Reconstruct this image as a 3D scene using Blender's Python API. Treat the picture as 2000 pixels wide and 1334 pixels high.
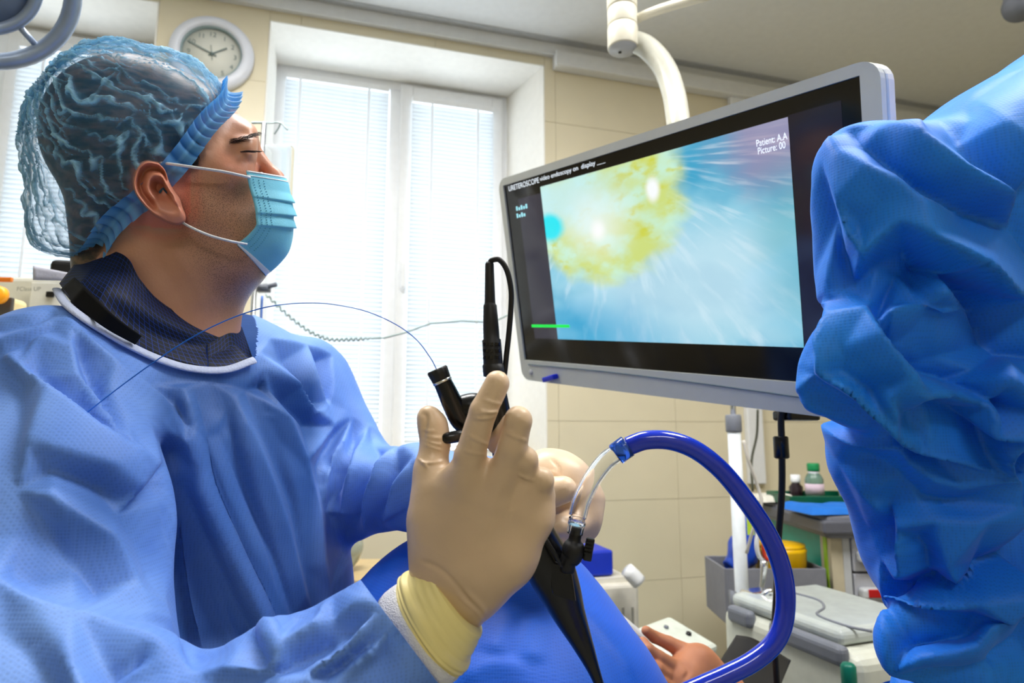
import bpy, math, random
import numpy as np
from math import sin, cos, pi, radians, tan, atan2

for o in list(bpy.data.objects): bpy.data.objects.remove(o)
sc = bpy.context.scene
C = sc.collection

# ---------------------------------------------------------------- camera, light, exposure
FPX = 1235.0; TH = radians(8.2); ZC = 1.15
cam_d = bpy.data.cameras.new('camera'); cam = bpy.data.objects.new('camera', cam_d); C.objects.link(cam)
cam.location = (0, 0, ZC); cam.rotation_euler = (pi/2 + TH, 0, 0)
cam_d.sensor_width = 36; cam_d.lens = FPX/2000*36; cam_d.clip_start = .02
cam_d.dof.use_dof = True; cam_d.dof.focus_distance = .58; cam_d.dof.aperture_fstop = 8.0
sc.camera = cam
w = bpy.data.worlds.new('world'); sc.world = w; w.use_nodes = True
bg = w.node_tree.nodes['Background']; bg.inputs[0].default_value = (.86, .93, 1, 1); bg.inputs[1].default_value = 3.9
sc.view_settings.view_transform = 'Standard'; sc.view_settings.look = 'None'
sc.view_settings.gamma = 1; sc.view_settings.use_curve_mapping = False
sc.view_settings.exposure = 0.33
cy = sc.cycles; cy.max_bounces = 8; cy.diffuse_bounces = 3; cy.glossy_bounces = 3; cy.transmission_bounces = 6; cy.transparent_max_bounces = 10
cy.caustics_reflective = False; cy.caustics_refractive = False; cy.use_adaptive_sampling = True; cy.adaptive_threshold = .07

def area(name, loc, rot, sx, sy, e, col=(1, 1, 1)):
    d = bpy.data.lights.new(name, 'AREA'); d.shape = 'RECTANGLE'; d.size = sx; d.size_y = sy; d.energy = e; d.color = col
    o = bpy.data.objects.new(name, d); C.objects.link(o); o.location = loc; o.rotation_euler = rot
    return o

# ---------------------------------------------------------------- maths helpers
def A(*v): return np.array(v, float)
def cp(px, py, z): return A((px-1000)/FPX*z, (667-py)/FPX*z, z)      # photo pixel + depth -> camera metres
def toW(c):
    c = np.asarray(c, float)
    x, y, z = c[..., 0], c[..., 1], c[..., 2]
    return np.stack([x, z*cos(TH)-y*sin(TH), ZC+z*sin(TH)+y*cos(TH)], -1)
def P(px, py, z): return toW(cp(px, py, z))
def pxof(V):                                                        # world -> photo pixel, depth
    x = V[:, 0]; Y = V[:, 1]; Z = V[:, 2]-ZC
    z = Y*cos(TH)+Z*sin(TH); y = -Y*sin(TH)+Z*cos(TH); z = np.maximum(z, .05)
    return 1000+x/z*FPX, 667-y/z*FPX, z
def nrm(v): v = np.asarray(v, float); return v/np.linalg.norm(v)
def hash3(ix, iy, iz, s):
    h = (ix.astype(np.int64)*374761393+iy.astype(np.int64)*668265263+iz.astype(np.int64)*2147483647+s*1274126177) & 0xffffffff
    h = ((h ^ (h >> 13))*1274126177) & 0xffffffff
    h = ((h ^ (h >> 16))*2246822519) & 0xffffffff
    return (h & 0xffff)/32767.5-1
def vnoise(p, s=0):
    i = np.floor(p); f = p-i; f = f*f*(3-2*f); i = i.astype(np.int64); r = 0
    for dx in (0, 1):
        for dy in (0, 1):
            for dz in (0, 1):
                wt = (f[:, 0] if dx else 1-f[:, 0])*(f[:, 1] if dy else 1-f[:, 1])*(f[:, 2] if dz else 1-f[:, 2])
                r = r+wt*hash3(i[:, 0]+dx, i[:, 1]+dy, i[:, 2]+dz, s)
    return r
def vnormals(V, F):
    F = np.asarray(F); a, b, c, d = V[F[:, 0]], V[F[:, 1]], V[F[:, 2]], V[F[:, 3]]
    n = np.cross(c-a, d-b); N = np.zeros_like(V)
    for k in range(4): np.add.at(N, F[:, k], n)
    return N/np.maximum(np.linalg.norm(N, axis=1, keepdims=True), 1e-12)
def smooth01(x): x = np.clip(x, 0, 1); return x*x*(3-2*x)

# ---------------------------------------------------------------- objects
PL = {}
def mesh_data(name, V, F, smooth=True):
    me = bpy.data.meshes.new(name); me.from_pydata([tuple(v) for v in np.asarray(V, float)], [], [tuple(int(i) for i in f) for f in F])
    if smooth: me.polygons.foreach_set('use_smooth', [True]*len(me.polygons))
    me.update(); return me
def wloc(o):
    v = np.zeros(3)
    while o is not None: v = v+np.array(o.location); o = o.parent
    return v
def thing(name, loc, label, cat, group=None):
    o = bpy.data.objects.new(name, None); C.objects.link(o); o.location = loc; o.empty_display_size = .05
    o['label'] = label; o['category'] = cat
    if group: o['group'] = group
    return o
def tag(o, label=None, cat=None, group=None, kind=None):
    if label: o['label'] = label
    if cat: o['category'] = cat
    if group: o['group'] = group
    if kind: o['kind'] = kind
    return o
def obj(name, V, F, m, parent=None, smooth=True, label=None, origin=None):
    """one mesh object, V in world coordinates"""
    V = np.asarray(V, float)
    if parent is not None: org = wloc(parent)
    else:
        org = np.array(origin) if origin is not None else A((V[:, 0].min()+V[:, 0].max())/2, (V[:, 1].min()+V[:, 1].max())/2, V[:, 2].min())
    me = mesh_data(name, V-org, F, smooth); me.materials.append(m)
    o = bpy.data.objects.new(name, me); C.objects.link(o)
    if parent is not None: o.parent = parent
    else: o.location = org
    if label: o['label'] = label
    return o
def bevel(o, wd=.002, seg=2):
    b = o.modifiers.new('bevel', 'BEVEL'); b.width = wd; b.segments = seg; b.limit_method = 'ANGLE'; b.angle_limit = radians(40)
    return o
def attr(o, name, vals):
    a = o.data.attributes.new(name, 'FLOAT', 'POINT'); a.data.foreach_set('value', np.asarray(vals, np.float32)); return o

# ---------------------------------------------------------------- shapes -> (V, F)
def cat_rom(pts, n=8):
    p = np.asarray(pts, float); q = np.vstack([2*p[0]-p[1], p, 2*p[-1]-p[-2]]); out = []
    for i in range(1, len(q)-2):
        for t in np.linspace(0, 1, n, endpoint=False):
            a, b, c, d = q[i-1], q[i], q[i+1], q[i+2]
            out.append(.5*((2*b)+(c-a)*t+(2*a-5*b+4*c-d)*t*t+(3*b-a-3*c+d)*t**3))
    out.append(q[-2]); return np.array(out)
def tube(pts, r, n=12, smooth=6, caps=True, squash=None):
    """tube through world points; r scalar or per-point"""
    pts = np.asarray(pts, float); r = np.broadcast_to(np.asarray(r, float), (len(pts),))
    q = np.column_stack([pts, r])
    if smooth: q = cat_rom(q, smooth)
    p = q[:, :3]; r = np.maximum(q[:, 3], 1e-5)
    T = np.gradient(p, axis=0); T /= np.linalg.norm(T, axis=1, keepdims=True)
    up = A(0, 0, 1) if abs(T[0, 2]) < .9 else A(1, 0, 0)
    u = nrm(np.cross(T[0], up)); V = []
    an = np.arange(n)/n*2*pi
    for i in range(len(p)):
        u = nrm(u-T[i]*(u@T[i])); v = np.cross(T[i], u)
        V.append(p[i]+r[i]*(np.cos(an)[:, None]*u+np.sin(an)[:, None]*v*(squash or 1)))
    V = np.vstack(V); F = []
    for i in range(len(p)-1):
        for j in range(n):
            k = (j+1) % n; F.append((i*n+j, i*n+k, (i+1)*n+k, (i+1)*n+j))
    if caps: F += [tuple(range(n))[::-1], tuple(range((len(p)-1)*n, len(p)*n))]
    return V, F
def merge(*vf):
    V = []; F = []; o = 0
    for v, f in vf:
        v = np.asarray(v, float); V.append(v); F += [tuple(i+o for i in q) for q in f]; o += len(v)
    return np.vstack(V), F
def boxf(c, ax, ay, az, dx, dy, dz):
    """box centre c, axes, full sizes"""
    c = np.asarray(c, float); V = []
    for sx in (-.5, .5):
        for sy in (-.5, .5):
            for sz in (-.5, .5): V.append(c+np.asarray(ax)*dx*sx+np.asarray(ay)*dy*sy+np.asarray(az)*dz*sz)
    F = [(0, 1, 3, 2), (4, 6, 7, 5), (0, 4, 5, 1), (2, 3, 7, 6), (0, 2, 6, 4), (1, 5, 7, 3)]
    if np.cross(ax, ay)@np.asarray(az) < 0: F = [f[::-1] for f in F]
    return np.array(V), F
EX, EY, EZ = A(1, 0, 0), A(0, 1, 0), A(0, 0, 1)
def boxy(c, dx, dy, dz, yaw=0, tilt=0):
    ax = A(cos(yaw), sin(yaw), 0); ay = A(-sin(yaw), cos(yaw), 0); az = EZ
    if tilt: az, ay = az*cos(tilt)-ay*sin(tilt), ay*cos(tilt)+az*sin(tilt)
    return boxf(c, ax, ay, az, dx, dy, dz)
def lathe(prof, c, ax=EZ, n=24, ref=None):
    """prof list (radius, height) along axis ax from point c"""
    ax = nrm(ax); u = nrm(np.cross(ax, ref if ref is not None else (EX if abs(ax[0]) < .9 else EY))); v = np.cross(ax, u)
    an = np.arange(n)/n*2*pi; V = []; F = []
    for r, h in prof: V.append(np.asarray(c)+ax*h+max(r, 1e-5)*(np.cos(an)[:, None]*u+np.sin(an)[:, None]*v))
    for i in range(len(prof)-1):
        for j in range(n):
            k = (j+1) % n; F.append((i*n+j, i*n+k, (i+1)*n+k, (i+1)*n+j))
    F += [tuple(range(n))[::-1], tuple(range((len(prof)-1)*n, len(prof)*n))]
    return np.vstack(V), F
def prism(poly, c, ax, ay, az, t):
    """polygon (2d list in ax,ay from c) extruded by t along az"""
    ax, ay, az = map(np.asarray, (ax, ay, az)); poly = np.asarray(poly, float); n = len(poly)
    b = np.asarray(c)+poly[:, :1]*ax+poly[:, 1:2]*ay
    V = np.vstack([b, b+az*t]); F = [tuple(range(n))[::-1], tuple(range(n, 2*n))]
    F += [(i, (i+1) % n, n+(i+1) % n, n+i) for i in range(n)]
    return V, F
def rrect(w0, h0, r, k=5):
    out = []
    for cx, cy, a0 in ((w0/2-r, h0/2-r, 0), (-w0/2+r, h0/2-r, 90), (-w0/2+r, -h0/2+r, 180), (w0/2-r, -h0/2+r, 270)):
        for i in range(k+1):
            a = radians(a0+90*i/k); out.append((cx+r*cos(a), cy+r*sin(a)))
    return out
def grid(fn, nu, nv, closed_u=False):
    """fn(u,v arrays)->points ; returns V,F with u,v in 0..1"""
    us = np.arange(nu)/(nu if closed_u else nu-1); vs = np.arange(nv)/(nv-1)
    U, Vv = np.meshgrid(us, vs); V = fn(U.ravel(), Vv.ravel()); F = []
    for j in range(nv-1):
        for i in range(nu if closed_u else nu-1):
            k = (i+1) % nu; F.append((j*nu+i, j*nu+k, (j+1)*nu+k, (j+1)*nu+i))
    return V, F
def thick(o, t, off=-1):
    s = o.modifiers.new('thickness', 'SOLIDIFY'); s.thickness = t; s.offset = off; return o

# ---------------------------------------------------------------- signed-distance modelling (surface nets)
def cone(a, b, ra, rb, k=.012, flat=None):
    """round cone between camera points a,b; flat=(axis, factor) squeezes it"""
    return dict(t='c', a=np.asarray(a, float), b=np.asarray(b, float), ra=ra, rb=rb, k=k, flat=flat)
def ell(c, r, R=None, k=.012, sub=False):
    return dict(t='e', c=np.asarray(c, float), r=np.asarray(r, float), R=np.eye(3) if R is None else np.asarray(R), k=k, sub=sub)
def pc(p, q, k=.012, flat=None):
    """round cone from pixel tuples (px,py,z,r_px)"""
    return cone(cp(*p[:3]), cp(*q[:3]), p[3]*p[2]/FPX, q[3]*q[2]/FPX, k, flat)
def chain(pts, k=.012, flat=None): return [pc(a, b, k, flat) for a, b in zip(pts[:-1], pts[1:])]
def surf(prims, h, pad=.02):
    lo = np.full(3, 9e9); hi = -lo
    for p in prims:
        if p['t'] == 'c':
            m = max(p['ra'], p['rb']); f = p['flat'][1] if p['flat'] else 1; m *= max(1, f)
            p['lo'] = np.minimum(p['a'], p['b'])-m; p['hi'] = np.maximum(p['a'], p['b'])+m
        else:
            e = np.sqrt(((p['R'].T*p['r'][None, :])**2).sum(1)) if False else np.full(3, p['r'].max()); p['lo'] = p['c']-e; p['hi'] = p['c']+e
        if not p.get('sub'): lo = np.minimum(lo, p['lo']); hi = np.maximum(hi, p['hi'])
    lo -= pad; hi += pad; n = np.ceil((hi-lo)/h).astype(int)+1
    D = np.full(n, 1.0, np.float32); ax = [lo[i]+h*np.arange(n[i]) for i in range(3)]
    for p in prims:
        g = max(p['k'], .004)*1.5+3*h
        s = [slice(max(0, int((p['lo'][i]-g-lo[i])/h)), min(n[i], int((p['hi'][i]+g-lo[i])/h)+2)) for i in range(3)]
        X = [ax[i][s[i]] for i in range(3)]
        X = [X[0][:, None, None], X[1][None, :, None], X[2][None, None, :]]
        if p['t'] == 'c':
            ba = p['b']-p['a']; L2 = max(ba@ba, 1e-12)
            Q = [X[i]-p['a'][i] for i in range(3)]
            t = np.clip((Q[0]*ba[0]+Q[1]*ba[1]+Q[2]*ba[2])/L2, 0, 1)
            E = [Q[i]-ba[i]*t for i in range(3)]
            if p['flat']:
                nx, f = p['flat']; nx = nrm(nx); e = E[0]*nx[0]+E[1]*nx[1]+E[2]*nx[2]
                d = np.sqrt(np.maximum(E[0]**2+E[1]**2+E[2]**2+e*e*(1/f**2-1), 0))
            else: d = np.sqrt(E[0]**2+E[1]**2+E[2]**2)
            d = d-(p['ra']+(p['rb']-p['ra'])*t)
        else:
            Q = [X[i]-p['c'][i] for i in range(3)]; R = p['R']; r = p['r']
            q = [(Q[0]*R[j][0]+Q[1]*R[j][1]+Q[2]*R[j][2])/r[j] for j in range(3)]
            l = np.sqrt(q[0]**2+q[1]**2+q[2]**2)
            l2 = np.sqrt((q[0]/r[0])**2+(q[1]/r[1])**2+(q[2]/r[2])**2)
            d = l*(l-1)/np.maximum(l2, 1e-9)
        S = D[s[0], s[1], s[2]]; k = p['k']
        if p.get('sub'):
            hh = np.clip(.5-.5*(S+d)/k, 0, 1); D[s[0], s[1], s[2]] = S*(1-hh)-d*hh+k*hh*(1-hh)
        else:
            hh = np.clip(.5+.5*(S-d)/k, 0, 1); D[s[0], s[1], s[2]] = S*(1-hh)+d*hh-k*hh*(1-hh)
    ins = D < 0; nx, ny, nz = n-1
    cnt = np.zeros((nx, ny, nz), np.int8)
    for dx in (0, 1):
        for dy in (0, 1):
            for dz in (0, 1): cnt += ins[dx:dx+nx, dy:dy+ny, dz:dz+nz]
    act = (cnt > 0) & (cnt < 8); idx = np.argwhere(act); vid = np.full((nx, ny, nz), -1, np.int64); vid[act] = np.arange(len(idx))
    acc = np.zeros((len(idx), 3)); num = np.zeros(len(idx))
    cs = [(x, y, z) for x in (0, 1) for y in (0, 1) for z in (0, 1)]
    for a in cs:
        for k in range(3):
            if a[k] == 0:
                b = list(a); b[k] = 1
                da = D[idx[:, 0]+a[0], idx[:, 1]+a[1], idx[:, 2]+a[2]]; db = D[idx[:, 0]+b[0], idx[:, 1]+b[1], idx[:, 2]+b[2]]
                m = (da < 0) != (db < 0); t = np.where(m, da/np.where(m, da-db, 1), 0)
                pt = np.array(a, float)[None, :]+t[:, None]*np.eye(3)[k]
                acc += np.where(m[:, None], pt, 0); num += m
    V = lo+h*(idx+acc/num[:, None]); F = []
    for k in range(3):
        i0, i1 = [(1, 2), (2, 0), (0, 1)][k]
        sl = [slice(1, None)]*3; sl[k] = slice(0, -1)
        A0 = ins[:-1] if k == 0 else (ins[:, :-1] if k == 1 else ins[:, :, :-1])
        B0 = ins[1:] if k == 0 else (ins[:, 1:] if k == 1 else ins[:, :, 1:])
        e = np.argwhere(A0 != B0); sg = A0[e[:, 0], e[:, 1], e[:, 2]]
        ok = (e[:, i0] > 0) & (e[:, i1] > 0) & (e[:, i0] < n[i0]-1) & (e[:, i1] < n[i1]-1); e = e[ok]; sg = sg[ok]
        def cell(d0, d1):
            c = e.copy(); c[:, i0] -= d0; c[:, i1] -= d1; return vid[c[:, 0], c[:, 1], c[:, 2]]
        q = np.stack([cell(1, 1), cell(0, 1), cell(0, 0), cell(1, 0)], 1)
        q[sg] = q[sg][:, ::-1]; F.append(q)
    F = np.vstack(F); F = F[(F >= 0).all(1)]
    W = toW(V); N = vnormals(W, F)
    return W, F, N
def relax(V, F, it=2, lam=.5):
    E = np.vstack([F[:, [0, 1]], F[:, [1, 2]], F[:, [2, 3]], F[:, [3, 0]]])
    for _ in range(it):
        S = np.zeros_like(V); c = np.zeros(len(V))
        np.add.at(S, E[:, 0], V[E[:, 1]]); np.add.at(c, E[:, 0], 1); np.add.at(S, E[:, 1], V[E[:, 0]]); np.add.at(c, E[:, 1], 1)
        V = V+(S/c[:, None]-V)*lam
    return V
def polydist(x, y, pl):
    """2d distance to polyline + param 0..1 + signed side"""
    pl = cat_rom(np.asarray(pl, float), 5); best = np.full(len(x), 1e9); tt = np.zeros(len(x)); sd = np.zeros(len(x)); n = len(pl)-1
    for i in range(n):
        a, b = pl[i], pl[i+1]; d = b-a; L = max(d@d, 1e-9)
        t = np.clip(((x-a[0])*d[0]+(y-a[1])*d[1])/L, 0, 1); ex = x-a[0]-t*d[0]; ey = y-a[1]-t*d[1]; e = np.hypot(ex, ey)
        m = e < best; best[m] = e[m]; tt[m] = (i+t[m])/n; sd[m] = np.sign(d[0]*ey-d[1]*ex)[m]
    return best, tt, sd
def folds(V, N, strokes):
    """cloth folds: (pixel polyline, width px, height m[, sharp side]) raised on the side facing the room"""
    x, y, z = pxof(V); view = V-A(0, 0, ZC); view /= np.linalg.norm(view, axis=1, keepdims=True)
    fc = np.clip(-(N*view).sum(1), 0, 1)**.6; D = np.zeros(len(V)); H = np.zeros(len(V))
    for st in strokes:
        pl, wd, am = st[:3]; side = st[3] if len(st) > 3 else 0
        p = np.asarray(pl, float); m = (x > p[:, 0].min()-4*wd) & (x < p[:, 0].max()+4*wd) & (y > p[:, 1].min()-4*wd) & (y < p[:, 1].max()+4*wd)
        if not m.any(): continue
        d, t, s = polydist(x[m], y[m], pl); tap = np.clip(np.sin(pi*np.clip(t*.94+.03, 0, 1))*1.6, 0, 1)
        ww = np.full(len(d), wd, float)
        if side: ww = np.where(s*side > 0, wd*.55, wd*1.9)
        if wd < 6: D[m] += am*tap*np.exp(-(d/ww)**2)
        else:
            H[m] = np.maximum(H[m], am*tap*np.clip(1.03-np.sqrt((d/(2.6*ww))**2+.0009), 0, 1))
    D = D+H-H.mean(); return V+N*(D*fc)[:, None], D*fc

def facets(V, N, lines, scale=.001, box=None):
    """flat cloth facets between ridge / valley lines: (pixel polyline, height mm)"""
    from mathutils.geometry import delaunay_2d_cdt
    from mathutils import Vector
    pts = []; hts = []; ed_ = []
    for pl, hgt in lines:
        for i, q in enumerate(pl):
            if i: ed_.append((len(pts)-1, len(pts)))
            pts.append(Vector(q)); hts.append(hgt[i] if isinstance(hgt, (list, tuple)) else hgt)
    x0, y0, x1, y1 = box
    for q in ((x0, y0), ((x0+x1)/2, y0), (x1, y0), (x1, (y0+y1)/2), (x1, y1), ((x0+x1)/2, y1), (x0, y1), (x0, (y0+y1)/2)): pts.append(Vector(q)); hts.append(0)
    vo_, _, fo, ov, _, _ = delaunay_2d_cdt(pts, ed_, [], 0, 1e-3)
    hh_ = [np.mean([hts[j] for j in o_]) if o_ else None for o_ in ov]
    for i, q in enumerate(hh_):
        if q is None:
            d_ = [((vo_[i]-p_).length, h_) for p_, h_ in zip(pts, hts)]; d_.sort(key=lambda t: t[0]); hh_[i] = (d_[0][1]+d_[1][1])/2
    x, y, z = pxof(V); D = np.zeros(len(V))
    for f in fo:
        a, b, c = [np.array(vo_[i]) for i in f[:3]]; den = (b[1]-c[1])*(a[0]-c[0])+(c[0]-b[0])*(a[1]-c[1])
        if abs(den) < 1e-6: continue
        l1 = ((b[1]-c[1])*(x-c[0])+(c[0]-b[0])*(y-c[1]))/den; l2 = ((c[1]-a[1])*(x-c[0])+(a[0]-c[0])*(y-c[1]))/den; l3 = 1-l1-l2
        m = (l1 >= -1e-6) & (l2 >= -1e-6) & (l3 >= -1e-6); D[m] = (l1*hh_[f[0]]+l2*hh_[f[1]]+l3*hh_[f[2]])[m]
    view = V-A(0, 0, ZC); view /= np.linalg.norm(view, axis=1, keepdims=True); fc = smooth01(-(N*view).sum(1)*2.2)
    return V+N*(D*scale*fc)[:, None]
def crumple(V, amp, freq, seed, n=5):
    """straight-creased facets, as in stiff nonwoven cloth"""
    rg_ = np.random.RandomState(seed); W_ = V+.035*np.column_stack([vnoise(V*5, seed+i) for i in range(3)]); h = 0
    for i in range(n):
        d = rg_.normal(size=3); d /= np.linalg.norm(d); t = (W_@d)*freq*rg_.uniform(.7, 1.4)+rg_.uniform(0, 9); h = h+(np.abs((t % 2)-1)-.5)*smooth01(vnoise(V*4.5, seed+20+i)*1.6+.55)
    return amp*h
# ---------------------------------------------------------------- materials
MATS = {}
def mat(name, col, rough=.5, metal=0, var=.06, scale=30, bump=0, bscale=200, trans=0, spec=.5, coat=0, sss=0, emit=None, estr=0, alpha=1, transmission=0, ior=1.45, sheen=0):
    if name in MATS: return MATS[name]
    m = bpy.data.materials.new(name); m.use_nodes = True; nt = m.node_tree; N = nt.nodes; L = nt.links; b = N['Principled BSDF']
    tc = N.new('ShaderNodeTexCoord'); no = N.new('ShaderNodeTexNoise'); no.inputs['Scale'].default_value = scale; no.inputs['Detail'].default_value = 3
    L.new(tc.outputs['Object'], no.inputs['Vector'])
    rp = N.new('ShaderNodeValToRGB'); c = np.array(col[:3])
    rp.color_ramp.elements[0].position = .3; rp.color_ramp.elements[1].position = .7
    rp.color_ramp.elements[0].color = (*np.clip(c*(1-var), 0, 1), 1); rp.color_ramp.elements[1].color = (*np.clip(c*(1+var), 0, 1), 1)
    L.new(no.outputs['Fac'], rp.inputs['Fac']); L.new(rp.outputs['Color'], b.inputs['Base Color'])
    b.inputs['Roughness'].default_value = rough; b.inputs['Metallic'].default_value = metal; b.inputs['Specular IOR Level'].default_value = spec
    b.inputs['Coat Weight'].default_value = coat; b.inputs['IOR'].default_value = ior; b.inputs['Transmission Weight'].default_value = transmission
    b.inputs['Alpha'].default_value = alpha; b.inputs['Sheen Weight'].default_value = sheen
    if sss: b.inputs['Subsurface Weight'].default_value = sss; b.inputs['Subsurface Radius'].default_value = (.01, .004, .002); b.inputs['Subsurface Scale'].default_value = 1
    if emit: b.inputs['Emission Color'].default_value = (*emit, 1); b.inputs['Emission Strength'].default_value = estr
    if bump:
        n2 = N.new('ShaderNodeTexNoise'); n2.inputs['Scale'].default_value = bscale; L.new(tc.outputs['Object'], n2.inputs['Vector'])
        bp = N.new('ShaderNodeBump'); bp.inputs['Strength'].default_value = bump; bp.inputs['Distance'].default_value = .002
        L.new(n2.outputs['Fac'], bp.inputs['Height']); L.new(bp.outputs['Normal'], b.inputs['Normal'])
    if trans:
        t = N.new('ShaderNodeBsdfTranslucent'); mx = N.new('ShaderNodeMixShader'); mx.inputs[0].default_value = trans
        L.new(rp.outputs['Color'], t.inputs['Color']); L.new(b.outputs[0], mx.inputs[1]); L.new(t.outputs[0], mx.inputs[2])
        L.new(mx.outputs[0], N['Material Output'].inputs['Surface'])
    MATS[name] = m; return m
def nodes(m): return m.node_tree.nodes, m.node_tree.links, m.node_tree.nodes['Principled BSDF']
def lin(r, g, b):
    f = lambda c: (c/255/12.92) if c/255 <= .04045 else ((c/255+.055)/1.055)**2.4
    return (f(r), f(g), f(b))
M_plaster = mat('ceiling_paint', lin(235, 238, 240), .8, var=.02)
M_tile = mat('beige_tile', lin(231, 221, 192), .35, var=.04, scale=3)
M_grout = mat('grout', lin(212, 198, 160), .8)
M_reveal = mat('reveal_plaster', lin(252, 250, 243), .7, var=.02)
M_white = mat('white_plastic', lin(238, 240, 242), .35, var=.02)
M_cream = mat('cream_enamel', lin(226, 222, 205), .3, var=.02)
M_floor = mat('floor_vinyl', lin(150, 150, 140), .4, var=.1, scale=8)
M_black = mat('black_plastic', lin(14, 14, 18), .25, var=.2, bump=.05, bscale=500)
M_blackr = mat('black_rubber', lin(22, 23, 27), .5, var=.2)
M_chrome = mat('chrome', (.75, .76, .78), .18, 1, var=.03)
M_grey = mat('grey_plastic', lin(118, 122, 132), .45)
M_lgrey = mat('light_grey_plastic', lin(190, 193, 196), .45)

# ================================================================ THE ROOM
DW = 2.75; WD = A(.962, .272, 0); WM = A(-.272, .962, 0); CEIL = 3.06; YAW = atan2(.272, .962)
def wpt(s, dep, h): return WD*s+WM*(DW+dep)+A(0, 0, h)
def wp(px, py, dep=0):
    u = (px-1000)/FPX; v = (667-py)/FPX; d = A(u, cos(TH)-v*sin(TH), sin(TH)+v*cos(TH)); t = (DW+dep)/(d@WM)
    return t*(d@WD), ZC+t*d[2]
def wbox(s0, s1, d0, d1, h0, h1): return boxf(wpt((s0+s1)/2, (d0+d1)/2, (h0+h1)/2), WD, WM, EZ, s1-s0, d1-d0, h1-h0)
S0, S1 = -3.2, 3.6
sL = wp(527, 40)[0]; sR = wp(1063, 125)[0]; hT = wp(527, 40)[1]; SILL = .98
sL2 = wp(307, 60)[0]; sL1 = sL2-(sR-sL); SPL = sR-wp(990, 300, .335)[0]
OPEN = [(sL1, sL2, SILL, hT), (sL, sR, SILL, hT)]
# window wall: core with openings, lined reveals, tiles one by one
parts = [wbox(S0, sL1, .01, .5, 0, CEIL), wbox(sL2, sL, .01, .5, 0, CEIL), wbox(sR, S1, .01, .5, 0, CEIL)]
for a, b, c, d in OPEN: parts += [wbox(a, b, .01, .5, 0, c), wbox(a, b, .01, .5, d, CEIL)]
wall_front = tag(obj('wall_front', *merge(*parts), M_grout, smooth=False), 'beige tiled wall with two deep window recesses', kind='structure')
tw, thh, gp = .60, .363, .0016; tile_cache = {}
hs = [wp(1250, 976)[1]]
h0 = hs[0] % thh
def cut(r, o):
    a, b, c, d = r; A0, B0, C0, D0 = o; out = []
    if b <= A0 or a >= B0 or d <= C0 or c >= D0: return [r]
    if a < A0: out.append((a, A0, c, d))
    if b > B0: out.append((B0, b, c, d))
    a2, b2 = max(a, A0), min(b, B0)
    if c < C0: out.append((a2, b2, c, C0))
    if d > D0: out.append((a2, b2, D0, d))
    return out
rng = random.Random(4)
hh = h0-thh; row = 0
while hh < CEIL:
    ss = S0
    while ss < S1:
        rects = [(ss, min(ss+tw, S1), max(hh, 0), min(hh+thh, CEIL-.06))]
        for o in OPEN: rects = [q for r in rects for q in cut(r, o)]
        for a, b, c, d in rects:
            if b-a < .012 or d-c < .012: continue
            t = obj('tile', *wbox(a+gp/2, b-gp/2, rng.uniform(-.0008, .0004), .012, c+gp/2, d-gp/2), M_tile, wall_front, smooth=False)
        ss += tw
    hh += thh; row += 1
def splay(s, sg, c, d):
    V = [wpt(s, -.002, c), wpt(s+sg*.006, -.002, c), wpt(s+sg*SPL, .34, c), wpt(s, .34, c)]
    V = np.array(V+[v+A(0, 0, d-c) for v in V]); F = [(0, 1, 2, 3), (7, 6, 5, 4), (0, 4, 5, 1), (1, 5, 6, 2), (2, 6, 7, 3), (3, 7, 4, 0)]
    return V, F if sg > 0 else [f[::-1] for f in F]
def trim(name, vf, m, lab):
    return tag(obj(name, *vf, m, smooth=False), lab, kind='structure')
for k, (a, b, c, d) in enumerate(OPEN):
    e = .006
    bevel(trim('trim_%d' % (k+1), merge(wbox(a, a+e, -.002, .34, c, d), splay(b, -1, c, d), wbox(a, b, -.002, .34, d-e, d)), M_reveal, 'white plaster lining of the %s window recess' % ('left' if k == 0 else 'middle')), .001)
    trim('trim_%d' % (k+3), wbox(a-.03, b+.03, -.05, .34, c-.03, c), M_white, 'white sill of the %s window' % ('left' if k == 0 else 'middle'))
hc = wp(803, 46)[1]
trim('trim_5', wbox(S0, S1, -.07, .01, hc+.005, CEIL), M_lgrey, 'pale grey cornice running along the ceiling')
trim('trim_7', wbox(S0, S1, -.03, .01, hc-.055, hc+.006), M_white, 'white cornice strip under the grey cornice')
s_a = wp(1078, 90)[0]; s_b = wp(1418, 165)[0]; s_c = wp(1446, 165)[0]
bevel(trim('trim_6', merge(wbox(s_a, S1, -.06, .0, hc-.125, hc-.045), wbox(s_b, s_c, -.035, .0, .9, hc-.12)), M_white, 'white cable trunking below the cornice with a vertical drop'), .006)
Mroom = WD*0
def quad(name, pts, m, lab): return tag(obj(name, np.array(pts), [tuple(range(len(pts)))], m, smooth=False), lab, kind='structure')
BACK = -3.2
c00, c10, c11, c01 = wpt(S0, .3, 0), wpt(S1, .3, 0), wpt(S1, -DW+BACK, 0), wpt(S0, -DW+BACK, 0)
quad('floor', [c01, c11, c10, c00], M_floor, 'grey vinyl floor')
up = A(0, 0, CEIL)
quad('ceiling', [c00+up, c10+up, c11+up, c01+up], M_plaster, 'white painted ceiling')
M_wall2 = mat('painted_wall', lin(222, 210, 172), .6, var=.03)
quad('wall_right', [c10, c11, c11+up, c10+up], M_wall2, 'beige wall on the right')
quad('wall_left', [c01, c00, c00+up, c01+up], M_wall2, 'beige wall on the left')
quad('wall_back', [c11, c01, c01+up, c11+up], M_wall2, 'beige wall behind the viewpoint')
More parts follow.
